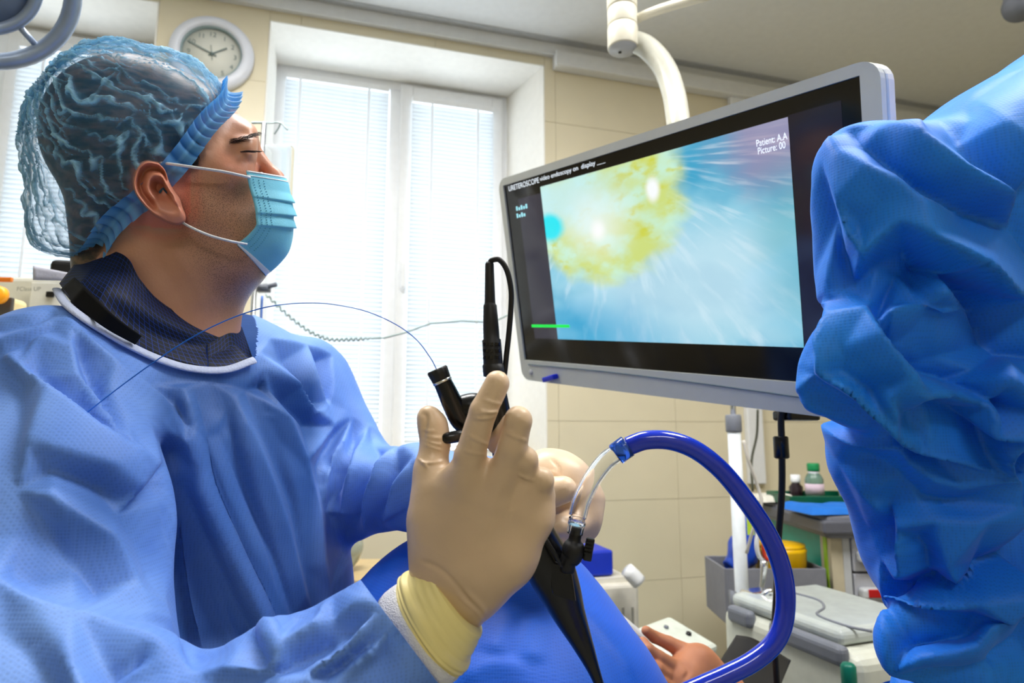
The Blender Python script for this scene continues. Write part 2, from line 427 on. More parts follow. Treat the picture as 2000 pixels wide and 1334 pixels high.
# glass
M_pane = bpy.data.materials.new('window_glass'); M_pane.use_nodes = True
nt = M_pane.node_tree; nt.nodes.remove(nt.nodes['Principled BSDF'])
t1 = nt.nodes.new('ShaderNodeBsdfTransparent'); t2 = nt.nodes.new('ShaderNodeBsdfGlossy'); t2.inputs['Roughness'].default_value = .02
fr = nt.nodes.new('ShaderNodeMixShader'); fr.inputs[0].default_value = .04
nt.links.new(t1.outputs[0], fr.inputs[1]); nt.links.new(t2.outputs[0], fr.inputs[2]); nt.links.new(fr.outputs[0], nt.nodes['Material Output'].inputs[0])
M_slat = mat('blind_slat', lin(232, 240, 246), .45, var=.02, trans=.09)
M_cord = mat('blind_tape', lin(250, 252, 255), .6, var=.02, trans=.3)
def slat_mesh(L):
    n = 5; V = []; F = []
    for i in range(n):
        t = i/(n-1)-.5; z = .0018*(1-(2*t)**2)
        for s in (-.5, .5): V.append((s*L, t*.025, z))
    F = [(2*i, 2*i+1, 2*i+3, 2*i+2) for i in range(n-1)]
    return mesh_data('slat', V, F)
def blind(s0, s1, dep, top, bot, ang, lab, tapes, pitch=.0212):
    root = thing('window_blind', wpt((s0+s1)/2, dep, bot), lab, 'blind', 'white venetian blinds in the windows')
    bevel(obj('head_rail', *wbox(s0, s1, dep-.013, dep+.013, top-.028, top), M_white, root, smooth=False), .003)
    bevel(obj('bottom_rail', *wbox(s0, s1, dep-.011, dep+.011, bot, bot+.012), M_white, root, smooth=False), .003)
    me = slat_mesh(s1-s0); me.materials.append(M_slat); h = top-.045; c = wpt((s0+s1)/2, dep, 0)-wloc(root)
    while h > bot+.02:
        o = bpy.data.objects.new('slat', me); C.objects.link(o); o.parent = root; o.location = (c[0], c[1], h-bot); o.rotation_euler = (ang, 0, YAW); h -= pitch
    for f in tapes:
        s = s0+(s1-s0)*f
        obj('ladder_tape', *wbox(s-.006, s+.006, dep-.0145, dep-.0135, bot, top-.02), M_cord, root, smooth=False)
    return root
def window(n, a, b, c, d, mull, lab):
    b -= SPL
    root = tag(bpy.data.objects.new('window_%d' % n, None), lab, kind='structure'); C.objects.link(root); root.location = wpt((a+b)/2, .36, c); root.empty_display_size = .05
    f = .055; D0, D1 = .335, .40
    for nm, r in (('frame_side', (a, a+f, c, d)), ('frame_side', (b-f, b, c, d)), ('frame_head', (a+f, b-f, d-f, d)), ('frame_foot', (a+f, b-f, c, c+f)), ('mullion', (mull-.035, mull+.035, c+f, d-f))):
        bevel(obj(nm, *wbox(r[0], r[1], D0, D1, r[2], r[3]), M_white, root, smooth=False), .004)
    # opening sash on the right stands proud
    x0, x1, y0, y1 = mull+.02, b-.03, c+.03, d-.03; g = .06
    for nm, r in (('sash_stile', (x0, x0+g, y0, y1)), ('sash_stile', (x1-g, x1, y0, y1)), ('sash_rail', (x0+g, x1-g, y1-g, y1)), ('sash_rail', (x0+g, x1-g, y0, y0+g))):
        bevel(obj(nm, *wbox(r[0], r[1], D0-.022, D0, r[2], r[3]), M_white, root, smooth=False), .005)
    hx = x0+.03; hz = wp(785, 520, .3)[1]
    bevel(obj('handle', *merge(wbox(hx-.014, hx+.014, D0-.034, D0-.022, hz-.03, hz+.03), wbox(hx-.009, hx+.009, D0-.06, D0-.034, hz-.012, hz+.012), wbox(hx-.01, hx+.01, D0-.064, D0-.05, hz-.11, hz+.012)), M_white, root, smooth=False), .004)
    obj('pane', *wbox(a+f, mull-.035, .372, .376, c+f, d-f), M_pane, root, smooth=False)
    obj('pane', *wbox(mull+.035, b-f, .372, .376, c+f, d-f), M_pane, root, smooth=False)
    return root, (x0, x1)
mu = wp(772, 300, .33)[0]; wid = sR-sL
r2, (x0, x1) = window(2, sL, sR, SILL, hT, mu, 'tall white window with two blinds in the middle recess')
blind(sL+.05, mu-.04, .318, hT-.055, SILL+.03, radians(-54), 'wide venetian blind on the fixed pane right beside the surgeon’s mask', (.14, .80))
blind(x0+.055, x1-.055, .296, hT-.10, SILL+.10, radians(-54), 'narrow venetian blind on the opening sash nearest the screen', (.24, .80))
r1, (x0, x1) = window(1, sL1, sL2, SILL, hT, sL1+(mu-sL), 'white window behind the surgeon’s cap in the left recess')
blind(x0+.055, x1-.055, .296, hT-.10, SILL+.10, radians(-50), 'venetian blind behind the surgeon’s blue cap', (.24, .80))
blind(sL1+.05, sL1+(mu-sL)-.04, .318, hT-.055, SILL+.03, radians(-50), 'venetian blind at the far left edge behind the lamp ring', (.14, .80))

# unseen fill panels added under the ceiling to brighten the room, above and behind the viewpoint
M_fill = mat('fill_diffuser', (1, 1, 1), .5, emit=(1, .98, .95), estr=6)
def ceiling_fill(x, y, lab, e):
    root = thing('ceiling_fill', (x, y, CEIL-.06), lab, 'fill light', 'added fill panels under the ceiling')
    bevel(obj('housing', *boxf((x, y, CEIL-.03), WD, WM, EZ, 1.26, .66, .06), M_white, root, smooth=False), .004)
    obj('diffuser', *boxf((x, y, CEIL-.064), WD, WM, EZ, 1.2, .6, .006), M_fill, root, smooth=False)
    area('fill_light', (x, y, CEIL-.075), (0, 0, YAW), 1.2, .6, e, (1, .985, .965))
ceiling_fill(-.55, 1.2, 'unseen white fill panel added above the surgeon', 29)
ceiling_fill(1.1, .65, 'unseen white fill panel added above the assistant', 29)
ceiling_fill(.2, -1.9, 'unseen white fill panel added at the rear of the room', 7.5)

# ================================================================ THE SURGEON
def fabric(name, col, col2=None, trans=.2, dot=900, rough=.6, attrname=None, col3=None, dotb=.25, dotc=.06):
    """bonded nonwoven cloth: tiny dot emboss; attribute mixes in the layer showing through and painted fold highlights"""
    m = bpy.data.materials.new(name); m.use_nodes = True; N, L, b = nodes(m)
    tc = N.new('ShaderNodeTexCoord'); no = N.new('ShaderNodeTexNoise'); no.inputs['Scale'].default_value = 9; no.inputs['Detail'].default_value = 4
    L.new(tc.outputs['Object'], no.inputs['Vector'])
    mx = N.new('ShaderNodeMix'); mx.data_type = 'RGBA'; mx.inputs['A'].default_value = (*col, 1); mx.inputs['B'].default_value = (*(col2 or col), 1)
    rp = N.new('ShaderNodeMapRange'); rp.inputs['From Min'].default_value = .35; rp.inputs['From Max'].default_value = .65
    L.new(no.outputs['Fac'], rp.inputs['Value']); L.new(rp.outputs['Result'], mx.inputs['Factor']); out = mx.outputs['Result']
    if attrname:
        at = N.new('ShaderNodeAttribute'); at.attribute_name = attrname; m2 = N.new('ShaderNodeMix'); m2.data_type = 'RGBA'
        L.new(at.outputs['Fac'], m2.inputs['Factor']); L.new(out, m2.inputs['A']); m2.inputs['B'].default_value = (*col3, 1); out = m2.outputs['Result']
    vo = N.new('ShaderNodeTexVoronoi'); vo.inputs['Scale'].default_value = dot; vo.inputs['Randomness'].default_value = .15; L.new(tc.outputs['Object'], vo.inputs['Vector'])
    md = N.new('ShaderNodeMapRange'); md.inputs['From Min'].default_value = .1; md.inputs['From Max'].default_value = .5; md.inputs['To Min'].default_value = 1-dotc*2; md.inputs['To Max'].default_value = 1+dotc
    L.new(vo.outputs['Distance'], md.inputs['Value'])
    mm = N.new('ShaderNodeMix'); mm.data_type = 'RGBA'; mm.blend_type = 'MULTIPLY'; mm.inputs['Factor'].default_value = 1
    L.new(out, mm.inputs['A']); L.new(md.outputs['Result'], mm.inputs['B']); out = mm.outputs['Result']
    bp = N.new('ShaderNodeBump'); bp.inputs['Strength'].default_value = dotb; bp.inputs['Distance'].default_value = .0006
    L.new(vo.outputs['Distance'], bp.inputs['Height']); L.new(bp.outputs['Normal'], b.inputs['Normal'])
    L.new(out, b.inputs['Base Color']); b.inputs['Roughness'].default_value = rough; b.inputs['Sheen Weight'].default_value = .10; b.inputs['Sheen Roughness'].default_value = .4
    if trans:
        t = N.new('ShaderNodeBsdfTranslucent'); ms = N.new('ShaderNodeMixShader'); ms.inputs[0].default_value = trans
        L.new(out, t.inputs['Color']); L.new(b.outputs[0], ms.inputs[1]); L.new(t.outputs[0], ms.inputs[2]); L.new(ms.outputs[0], N['Material Output'].inputs['Surface'])
    return m
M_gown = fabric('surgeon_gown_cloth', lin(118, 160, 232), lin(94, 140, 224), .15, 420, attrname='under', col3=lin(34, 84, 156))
M_gown2 = fabric('assistant_gown_cloth', lin(18, 136, 244), lin(8, 120, 238), .1, 420)
M_drape = fabric('drape_cloth', lin(2, 96, 214), lin(0, 84, 202), .1, 420)

surgeon = thing('person', P(430, 1300, .76)*A(1, 1, 0), 'surgeon in profile with blue cap, face mask and pale blue gown, holding a scope', 'person')

# ---- gown: torso, both sleeves, one continuous cloth surface
LAT = nrm(A(.287, 0, .958)); FWD = nrm(A(.958, 0, -.287))
Rb = np.array([LAT, A(0, 1, 0), FWD])
fl = (FWD, .70)
prims = [
    ell(cp(370, 880, .735), (.175, .16, .118), Rb, .05),
    ell(cp(400, 1050, .745), (.180, .25, .128), Rb, .06),
    ell(cp(440, 1330, .755), (.185, .30, .138), Rb, .06),
    pc((300, 735, .69, 95), (110, 765, .58, 150), .06), pc((380, 740, .73, 95), (585, 765, .88, 92), .06),
    # far sleeve
    pc((590, 765, .88, 95), (690, 945, .83, 92), .03), pc((690, 950, .83, 92), (820, 955, .72, 78), .025), pc((820, 955, .72, 78), (960, 960, .64, 70), .02),
    # near sleeve: upper arm, elbow bag, forearm
    pc((100, 775, .57, 160), (85, 1020, .50, 205), .03), pc((85, 1020, .50, 205), (90, 1330, .44, 235), .03),
    pc((-40, 1450, .40, 320), (200, 1470, .395, 225), .012), pc((200, 1470, .395, 225), (370, 1450, .40, 135), .012),
    pc((370, 1450, .40, 135), (560, 1372, .415, 140), .015), pc((560, 1372, .415, 140), (740, 1275, .43, 128), .015), pc((740, 1275, .43, 128), (820, 1240, .44, 108), .015),
]
V, F, N = surf(prims, .0035)
V = relax(V, F, 2); N = vnormals(V, F)
S_gown = [
    # chest drape folds
    ([(500, 720), (545, 790), (580, 850), (605, 930), (612, 1010)], 16, .006), ([(450, 740), (470, 860), (500, 980), (540, 1100), (585, 1230)], 15, .008, 1),
    ([(330, 800), (372, 870), (390, 960), (440, 1080), (500, 1200), (540, 1290)], 14, .010, -1), ([(350, 760), (365, 830), (380, 900)], 9, .006),
    ([(420, 800), (440, 900), (480, 1020), (520, 1130)], 10, .006), ([(385, 950), (400, 1050), (440, 1180), (480, 1300)], 12, .006),
    ([(545, 870), (575, 980), (590, 1100), (600, 1200)], 12, .006, 1), ([(420, 830), (500, 815), (545, 818)], 6, .003),
    ([(400, 1100), (420, 1190), (470, 1290)], 9, .005), ([(340, 960), (352, 1060), (370, 1180), (400, 1290)], 12, .007, 1),
    ([(300, 730), (335, 800), (355, 870)], 10, .006, -1), ([(255, 700), (285, 770), (300, 850)], 10, .005),
]
S_gown = [(a[0], a[1], a[2]*1.0, *a[3:]) for a in S_gown]
V, dsp = folds(V, N, S_gown[:10])
L1 = [
    ([(385, 960), (440, 1080), (500, 1200), (545, 1295)], [5, 7, 7, 5]), ([(366, 965), (420, 1090), (478, 1210), (520, 1300)], [-4, -5, -6, -5]), ([(400, 850), (445, 960), (500, 1080), (560, 1205)], [4, 6, 6, 4]), ([(430, 850), (480, 970), (535, 1090), (575, 1210)], [-3, -4, -4, -3]),
    ([(505, 725), (556, 815), (590, 900), (614, 1000), (626, 1100)], [5, 7, 7, 5, 4]), ([(480, 760), (525, 870), (566, 980), (596, 1110), (615, 1190)], [-3, -4, -4, -4, -3]), ([(455, 780), (505, 900), (552, 1030), (590, 1160)], [3, 5, 5, 4]), ([(330, 975), (346, 1100), (375, 1285)], [-5, -6, -5]), ([(352, 760), (372, 840), (384, 920)], [3, 5, 4]), ([(410, 745), (420, 800), (425, 830)], [0, 0, 0]), ([(622, 880), (632, 1000), (645, 1150), (655, 1280)], [0, 0, 0, 0]),
    ([(15, 701), (48, 728), (90, 767), (180, 845), (258, 893), (282, 947)], [5, 8, 10, 11, 10, 3]), ([(70, 730), (115, 768), (165, 800), (235, 868)], [-4, -6, -6, -3]), ([(141, 686), (150, 746), (186, 797), (248, 872)], [5, 7, 8, 6]), ([(156, 692), (192, 765), (214, 820)], [-6, -8, -4]),
    ([(135, 638), (210, 710), (300, 782), (366, 870)], [4, 8, 9, 7]), ([(336, 884), (302, 934), (288, 956)], [-8, -11, -9]), ([(288, 839), (298, 915)], [6, 6]), ([(78, 662), (45, 714)], [4, 4]), ([(40, 746), (34, 850)], [-5, -5]), ([(230, 690), (300, 750), (350, 800)], [-3, -4, -3]), ([(200, 760), (240, 830), (262, 870)], [5, 4, 2]),
    ([(34, 860), (30, 950), (26, 1040), (22, 1120)], [-5, -5, -5, -4]), ([(52, 870), (120, 893), (210, 921), (268, 960)], [5, 7, 8, 5]), ([(105, 908), (195, 938), (244, 972)], [-6, -8, -5]), ([(0, 628), (60, 620), (98, 606)], [3, 3, 2]), ([(0, 648), (60, 634), (104, 616)], [-2, -3, -2]), ([(0, 668), (60, 648), (108, 628)], [3, 3, 2]), ([(0, 690), (50, 668), (100, 645)], [-2, -3, -2]),
    ([(102, 975), (217, 1053), (267, 1137)], [6, 7, 4]), ([(77, 1000), (66, 1060), (60, 1130)], [-6, -7, -5]), ([(149, 1090), (202, 1150)], [-6, -6]), ([(240, 1000), (280, 1060), (300, 1120)], [-4, -5, -4]), ([(210, 1170), (280, 1165), (320, 1180)], [4, 5, 3]),
    ([(0, 1140), (40, 1178), (140, 1212), (279, 1268), (346, 1296)], [5, 7, 8, 8, 6]), ([(267, 1288), (230, 1310), (217, 1330)], [-7, -9, -8]), ([(20, 1230), (60, 1260), (110, 1330)], [-5, -6, -6]), ([(90, 1240), (130, 1300), (150, 1340)], [5, 6, 6]), ([(300, 1300), (330, 1320)], [4, 4]),
    ([(549, 1272), (625, 1226), (706, 1188), (730, 1160)], [6, 7, 7, 6]), ([(571, 1290), (643, 1253), (697, 1222)], [-6, -8, -6]), ([(598, 1328), (657, 1284), (711, 1235), (743, 1197)], [7, 10, 10, 7]), ([(630, 1326), (676, 1296), (724, 1255)], [-6, -7, -5]), ([(650, 1334), (724, 1275), (776, 1218)], [7, 9, 7]),
    ([(770, 1232), (786, 1270), (800, 1310)], [-8, -9, -7]), ([(740, 1290), (760, 1320)], [-5, -5]), ([(533, 1300), (454, 1316), (380, 1330)], [5, 5, 4]), ([(500, 1320), (550, 1310), (590, 1300)], [-5, -6, -5]),
    ([(521, 667), (588, 683), (605, 745), (630, 790)], [6, 10, 10, 6]), ([(560, 700), (580, 745), (598, 790)], [-7, -9, -7]), ([(642, 700), (644, 748), (637, 790)], [6, 6, 4]), ([(618, 702), (626, 745), (632, 775)], [-8, -9, -6]), ([(497, 700), (571, 758), (606, 808)], [8, 11, 9]), ([(515, 752), (561, 782), (602, 828)], [-8, -11, -9]),
    ([(672, 806), (645, 835), (618, 866)], [5, 8, 6]), ([(686, 818), (672, 868), (629, 932)], [4, 9, 7]), ([(655, 850), (635, 885), (622, 910)], [-4, -7, -5]), ([(716, 838), (696, 934), (680, 994)], [6, 11, 8]), ([(690, 860), (675, 920), (650, 975)], [-5, -9, -6]), ([(738, 878), (712, 955), (694, 1020)], [-9, -13, -9]),
    ([(778, 872), (748, 915), (728, 975), (716, 1036)], [7, 11, 11, 7]), ([(772, 915), (745, 990), (738, 1036)], [-6, -8, -6]), ([(812, 900), (775, 950), (756, 1010)], [7, 9, 7]), ([(810, 950), (790, 1000)], [-5, -5]),
]
N = vnormals(V, F); V = facets(V, N, L1, .0013, (-400, 500, 900, 1700)); V = relax(V, F, 1, .3)
nz = crumple(V, .0022, 7, 3)+crumple(V, .0012, 18, 5)
V = V+N*nz[:, None]
# neck opening
x, y, z = pxof(V); GX = (x, y, z)
def gz(px, py, r=9):
    d = (GX[0]-px)**2+(GX[1]-py)**2; m = d < r*r; return GX[2][m].min() if m.any() else .62
NECK = [(100, 560), (112, 566), (128, 592), (165, 622), (230, 662), (300, 697), (370, 719), (440, 722), (497, 703), (500, 640), (470, 560), (300, 470), (140, 500)]
def inpoly(x, y, pl):
    r = np.zeros(len(x), bool); n = len(pl); j = n-1
    for i in range(n):
        xi, yi = pl[i]; xj, yj = pl[j]; c = ((yi > y) != (yj > y)) & (x < (xj-xi)*(y-yi)/(yj-yi+1e-9)+xi); r ^= c; j = i
    return r
hole = inpoly(x, y, NECK) & (z < .80)
nbp = [(112, 566), (128, 592), (165, 622), (230, 662), (300, 697), (370, 719), (440, 722), (497, 703)]
nbz = [gz(*q) for q in nbp]; print('neckline depths', np.round(nbz, 3))
over = (x-797)*.8-(y-1256)*.6; sleeve_end = (over > 0) & (z < .52) & (x > 640) & (y > 1050)
F = F[~hole[F].any(1) & ~sleeve_end[F].all(1)]
xs, ys = x-np.where(sleeve_end, over, 0)*.8, y+np.where(sleeve_end, over, 0)*.6
V = np.where(sleeve_end[:, None], toW(np.column_stack([(xs-1000)/FPX*z, (667-ys)/FPX*z, z])), V)
x, y, z = pxof(V)
# near/far sleeves show skin (lilac), torso shows the dark apron underneath
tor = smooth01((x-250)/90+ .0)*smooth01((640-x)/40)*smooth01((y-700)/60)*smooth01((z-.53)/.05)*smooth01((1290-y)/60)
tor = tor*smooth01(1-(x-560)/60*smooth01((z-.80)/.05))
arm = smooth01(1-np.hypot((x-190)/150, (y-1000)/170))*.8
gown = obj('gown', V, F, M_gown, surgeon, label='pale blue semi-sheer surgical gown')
attr(gown, 'under', np.clip(tor*.9+arm*.85+.25*vnoise(V*9, 8)*tor-np.clip(dsp, -.006, .012)*28, 0, 1))  # fold ridges also lightened: their highlights are put into the colour
# skirt of the gown down towards the floor, outside the picture
c0 = toW(cp(440, 1400, .755)); an = np.linspace(0, 2*pi, 49)[:-1]
def skirt(u, v):
    a = u*2*pi; lat = toW(LAT)-toW(A(0, 0, 0)); fw = toW(FWD)-toW(A(0, 0, 0))
    lat[2] = 0; fw[2] = 0; r = 1+.25*v+.04*np.sin(a*9)*v
    p = c0*A(1, 1, 0)+(np.cos(a)*r*.18)[:, None]*nrm(lat)+(np.sin(a)*r*.13)[:, None]*nrm(fw); p[:, 2] = c0[2]*(1-v)+.10*v; return p
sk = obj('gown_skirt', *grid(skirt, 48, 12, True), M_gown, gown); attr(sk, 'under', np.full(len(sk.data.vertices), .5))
for s in (-1, 1):
    b0 = c0*A(1, 1, 0)+A(*(LAT*.08*s)[[0, 2]], 0)
    obj('shoe', *lathe([(.03, 0), (.05, .004), (.055, .05), (.045, .10), (.05, .14)], b0), M_black, surgeon)

# ---- head and neck: one continuous body
ZH = .70; px2m = ZH/FPX
HR = nrm(cp(320, 330, ZH)); HX_ = nrm(EX-(EX@HR)*HR); HY_ = nrm(EY-(EY@HR)*HR-(EY@HX_)*HX_); KX, KY = 1.13, 1.04
def E(px, py, rx, ry, rz, dz=0, k=.02, sub=False, rot=0):
    return ell(cp(px, py, ZH+dz), (rx*px2m/KX, ry*px2m/KY, rz), np.array([HX_, HY_, HR]), k, sub)
hp = [
    E(274, 278, 184, 166, .074), E(395, 300, 98, 130, .066, 0, .03), E(425, 390, 88, 110, .058, 0, .03), E(478, 262, 25, 22, .040, 0, .02),
    E(405, 425, 80, 85, .064, 0, .03), E(480, 478, 42, 48, .034, 0, .03), E(445, 505, 70, 62, .046, 0, .04),
    pc((330, 440, .70, 108), (335, 720, .705, 118), .03), pc((260, 440, .70, 105), (300, 700, .705, 125), .03), pc((400, 520, .70, 80), (360, 640, .70, 80), .03),
    pc((496, 292, .70, 11), (540, 348, .70, 12), .012), pc((540, 348, .70, 12), (550, 370, .70, 15), .01), E(532, 385, 20, 16, .018, 0, .012), E(540, 440, 28, 40, .03, 0, .03),
    E(497, 292, 15, 15, .022, -.036, .012, True), E(497, 292, 15, 15, .022, .036, .012, True),
    E(479, 296, 23, 21, .020, -.033, .006), E(479, 296, 23, 21, .020, .033, .006), E(478, 277, 24, 8, .020, -.032, .010),
    E(455, 340, 40, 32, .026, -.036, .02), E(300, 375, 30, 50, .010, -.068, .02),
]
V, F, N = surf(hp, .0026); V = relax(V, F, 3); N = vnormals(V, F); x, y, z = pxof(V)
V, _ = folds(V, N, [([(470, 311), (485, 315), (500, 322)], 4, -.0012), ([(365, 330), (380, 360), (392, 400)], 12, -.0015), ([(455, 225), (475, 235), (490, 245)], 6, -.0008),
                    ([(390, 545), (430, 570), (470, 575)], 8, -.0018), ([(330, 470), (380, 550), (400, 610)], 14, .0025), ([(470, 296.5), (485, 295), (502, 297)], 2.6, -.0014)])
near = z < ZH+.03
def softpoly(x, y, pl, wd):
    m = inpoly(x, y, pl); d, _, _ = polydist(x, y, list(pl)+[pl[0]]); return smooth01(.5+np.where(m, d, -d)/wd/2)
hair = softpoly(x, y, [(60, 90), (430, 90), (440, 190), (400, 225), (388, 262), (385, 322), (345, 318), (318, 322), (262, 330), (255, 420), (215, 470), (165, 540), (60, 500)], 14)
hair = np.maximum(hair, softpoly(x, y, [(325, 255), (392, 250), (390, 325), (340, 322)], 10))
stub = softpoly(x, y, [(385, 320), (400, 345), (470, 345), (500, 380), (560, 400), (570, 560), (440, 610), (380, 520), (350, 440), (352, 400), (370, 350)], 45)
red = np.maximum(softpoly(x, y, [(250, 300), (372, 300), (370, 450), (250, 440)], 20), .45*softpoly(x, y, [(430, 300), (560, 320), (560, 350), (440, 340)], 25))
M_skin = bpy.data.materials.new('skin'); M_skin.use_nodes = True; Nn, L, b = nodes(M_skin)
def mixc(a, fac, col, mode='MIX'):
    mx = Nn.new('ShaderNodeMix'); mx.data_type = 'RGBA'; mx.blend_type = mode
    if isinstance(a, tuple): mx.inputs['A'].default_value = (*a, 1)
    else: L.new(a, mx.inputs['A'])
    mx.inputs['B'].default_value = (*col, 1); L.new(fac, mx.inputs['Factor']); return mx.outputs['Result']
tc = Nn.new('ShaderNodeTexCoord'); n1 = Nn.new('ShaderNodeTexNoise'); n1.inputs['Scale'].default_value = 25; n1.inputs['Detail'].default_value = 5; L.new(tc.outputs['Object'], n1.inputs['Vector'])
c = mixc(lin(206, 156, 126), n1.outputs['Fac'], lin(186, 130, 102))
ar = Nn.new('ShaderNodeAttribute'); ar.attribute_name = 'red'; c = mixc(c, ar.outputs['Fac'], lin(214, 128, 106))
ast = Nn.new('ShaderNodeAttribute'); ast.attribute_name = 'stubble'
vo = Nn.new('ShaderNodeTexVoronoi'); vo.inputs['Scale'].default_value = 950; L.new(tc.outputs['Object'], vo.inputs['Vector'])
mr = Nn.new('ShaderNodeMapRange'); mr.inputs['From Min'].default_value = .22; mr.inputs['From Max'].default_value = .42; mr.inputs['To Min'].default_value = 1; mr.inputs['To Max'].default_value = .22; L.new(vo.outputs['Distance'], mr.inputs['Value'])
mu_ = Nn.new('ShaderNodeMath'); mu_.operation = 'MULTIPLY'; L.new(mr.outputs['Result'], mu_.inputs[0]); L.new(ast.outputs['Fac'], mu_.inputs[1])
c = mixc(c, mu_.outputs[0], lin(92, 68, 58))
ah = Nn.new('ShaderNodeAttribute'); ah.attribute_name = 'hair'; n2 = Nn.new('ShaderNodeTexNoise'); n2.inputs['Scale'].default_value = 160; n2.inputs['Detail'].default_value = 2
mp = Nn.new('ShaderNodeMapping'); mp.inputs['Scale'].default_value = (.25, 1, 1); mp.inputs['Rotation'].default_value = (0, .9, 0); L.new(tc.outputs['Object'], mp.inputs['Vector']); L.new(mp.outputs[0], n2.inputs['Vector'])
hr = Nn.new('ShaderNodeMapRange'); hr.inputs['From Min'].default_value = .3; hr.inputs['From Max'].default_value = .6; hr.inputs['To Min'].default_value = .75; L.new(n2.outputs['Fac'], hr.inputs['Value'])
mh = Nn.new('ShaderNodeMath'); mh.operation = 'MULTIPLY'; L.new(hr.outputs['Result'], mh.inputs[0]); L.new(ah.outputs['Fac'], mh.inputs[1]); c = mixc(c, mh.outputs[0], lin(26, 17, 15))
L.new(c, b.inputs['Base Color']); b.inputs['Roughness'].default_value = .42; b.inputs['Subsurface Weight'].default_value = .12; b.inputs['Subsurface Radius'].default_value = (.012, .004, .002); b.inputs['Subsurface Scale'].default_value = .6
bp = Nn.new('ShaderNodeBump'); bp.inputs['Strength'].default_value = .18; bp.inputs['Distance'].default_value = .001; n3 = Nn.new('ShaderNodeTexNoise'); n3.inputs['Scale'].default_value = 380; L.new(tc.outputs['Object'], n3.inputs['Vector']); L.new(n3.outputs['Fac'], bp.inputs['Height']); L.new(bp.outputs['Normal'], b.inputs['Normal'])
body = obj('head', V, F, M_skin, surgeon)
attr(body, 'hair', hair); attr(body, 'stubble', stub*(1-hair)); attr(body, 'red', red)
# ear: rim, fold, bowl, lobe
EAR = np.array([(309, 316), (285, 313), (267, 325), (258, 352), (262, 376), (279, 400), (300, 421), (324, 434), (345, 440), (360, 436), (364, 424), (357, 406), (351, 388), (341, 374), (331, 355), (322, 330)], float)
ring = cat_rom(np.vstack([EAR, EAR[:1]]), 8)[:-1]; cen = A(318, 370); nr = len(ring); nt_ = 40; V = []; F = []
for j in range(nt_):
    t = j/(nt_-1)
    for i, p in enumerate(ring):
        a = atan2(p[1]-cen[1], p[0]-cen[0]); rim = smooth01(np.array((-(p[0]-320)/30+.35)))*1.0; lobe = float(smooth01(np.array((p[1]-405)/22))); tra = float(smooth01(np.array((p[0]-322)/12)))*(1-lobe)
        r = np.clip(t, 0, 1); q = cen+(p-cen)*r
        g = lambda c_, s_: math.exp(-((t-c_)/s_)**2)
        hgt = -.010*math.exp(-(t/.30)**4)*(1-.4*lobe)+.0035*g(.50, .12)*(1-lobe)*(1-tra)-.0035*g(.72, .10)*(1-lobe)*(1-tra)+.0050*g(.91, .08)*float(rim)*(1-.5*lobe)+.004*lobe*g(.7, .25)+.006*tra*g(.62, .22)
        fall = float(smooth01(np.array((t-.955)/.045))); hgt -= fall*(.020*(1-tra)+.010*tra)
        tilt = .011*(320-q[0])/50
        V.append(cp(q[0], q[1], ZH-.0850-hgt*1.3-tilt*.55))
    if j:
        for i in range(nr): k = (i+1) % nr; F.append(((j-1)*nr+i, (j-1)*nr+k, j*nr+k, j*nr+i))
V = toW(np.array(V)); ear = obj('ear', V, F, M_skin, body); sub = ear.modifiers.new('s', 'SUBSURF'); sub.levels = sub.render_levels = 1
attr(ear, 'red', np.full(len(V), .55)); attr(ear, 'hair', np.zeros(len(V))); attr(ear, 'stubble', np.zeros(len(V)))
# far ear, simple mirrored shell
Vm = np.array([cp(*((q[0]-1000)*0+q[0], q[1]), ZH+.076) for q in ring]);
# brow and lashes as fine hairs
M_hair = mat('dark_hair', lin(44, 30, 25), .5, var=.2)
def zsurf(px, py):
    """depth of the head's near surface at a pixel"""
    xx, yy, zz = HX; d = (xx-px)**2+(yy-py)**2; m = d < 60
    return zz[m].min() if m.any() else ZH
HX = pxof(np.array([v.co for v in body.data.vertices])+wloc(body)); rg = random.Random(2)
def hairs(name, fn, n, r, parent):
    out = []
    for i in range(n): out.append(tube(fn(i), [r, r*.8, r*.25], 4, 2, False))
    return tag(obj(name, *merge(*out), M_hair, parent), kind=None)
def brow(i):
    t = rg.random(); bx = 447+57*t; by = 279-17*t+rg.uniform(-6, 4)*(1-.4*t); z0 = zsurf(bx, by)-.0006
    return [cp(bx, by, z0+.001), cp(bx+4+3*rg.random(), by-3*rg.random(), z0-.0006), cp(bx+9+4*rg.random(), by-1+3*rg.random(), z0-.0006)]
hairs('eyebrow', lambda i: [toW(p) for p in brow(i)], 170, .00020, body)
def lash(i):
    t = i/27; bx = 470+32*t; by = 296-1.5*sin(pi*t); z0 = zsurf(bx, by)
    return [toW(cp(bx-1, by, z0-.0004)), toW(cp(bx+2+3*t, by+1.2, z0-.0022)), toW(cp(bx+4+9*t, by-.8, z0-.0032))]
hairs('eyelashes', lash, 28, .0003, body)
obj('eye_slit', *tube([toW(cp(bx, by, zsurf(bx, by)-.0004)) for bx, by in ((470, 297), (477, 296), (485, 295.5), (493, 296.5), (500, 298))], [.0003, .0009, .0011, .0009, .0003], 8, 4), M_hair, body)
def sideb(i):
    bx = rg.uniform(328, 388); by = rg.uniform(258, 318); z0 = zsurf(bx, by); return [toW(cp(bx, by, z0+.001)), toW(cp(bx+3, by+7, z0-.0012)), toW(cp(bx+4+rg.uniform(-3, 6), by+14, z0-.0008))]
hairs('sideburn', sideb, 260, .00030, body)

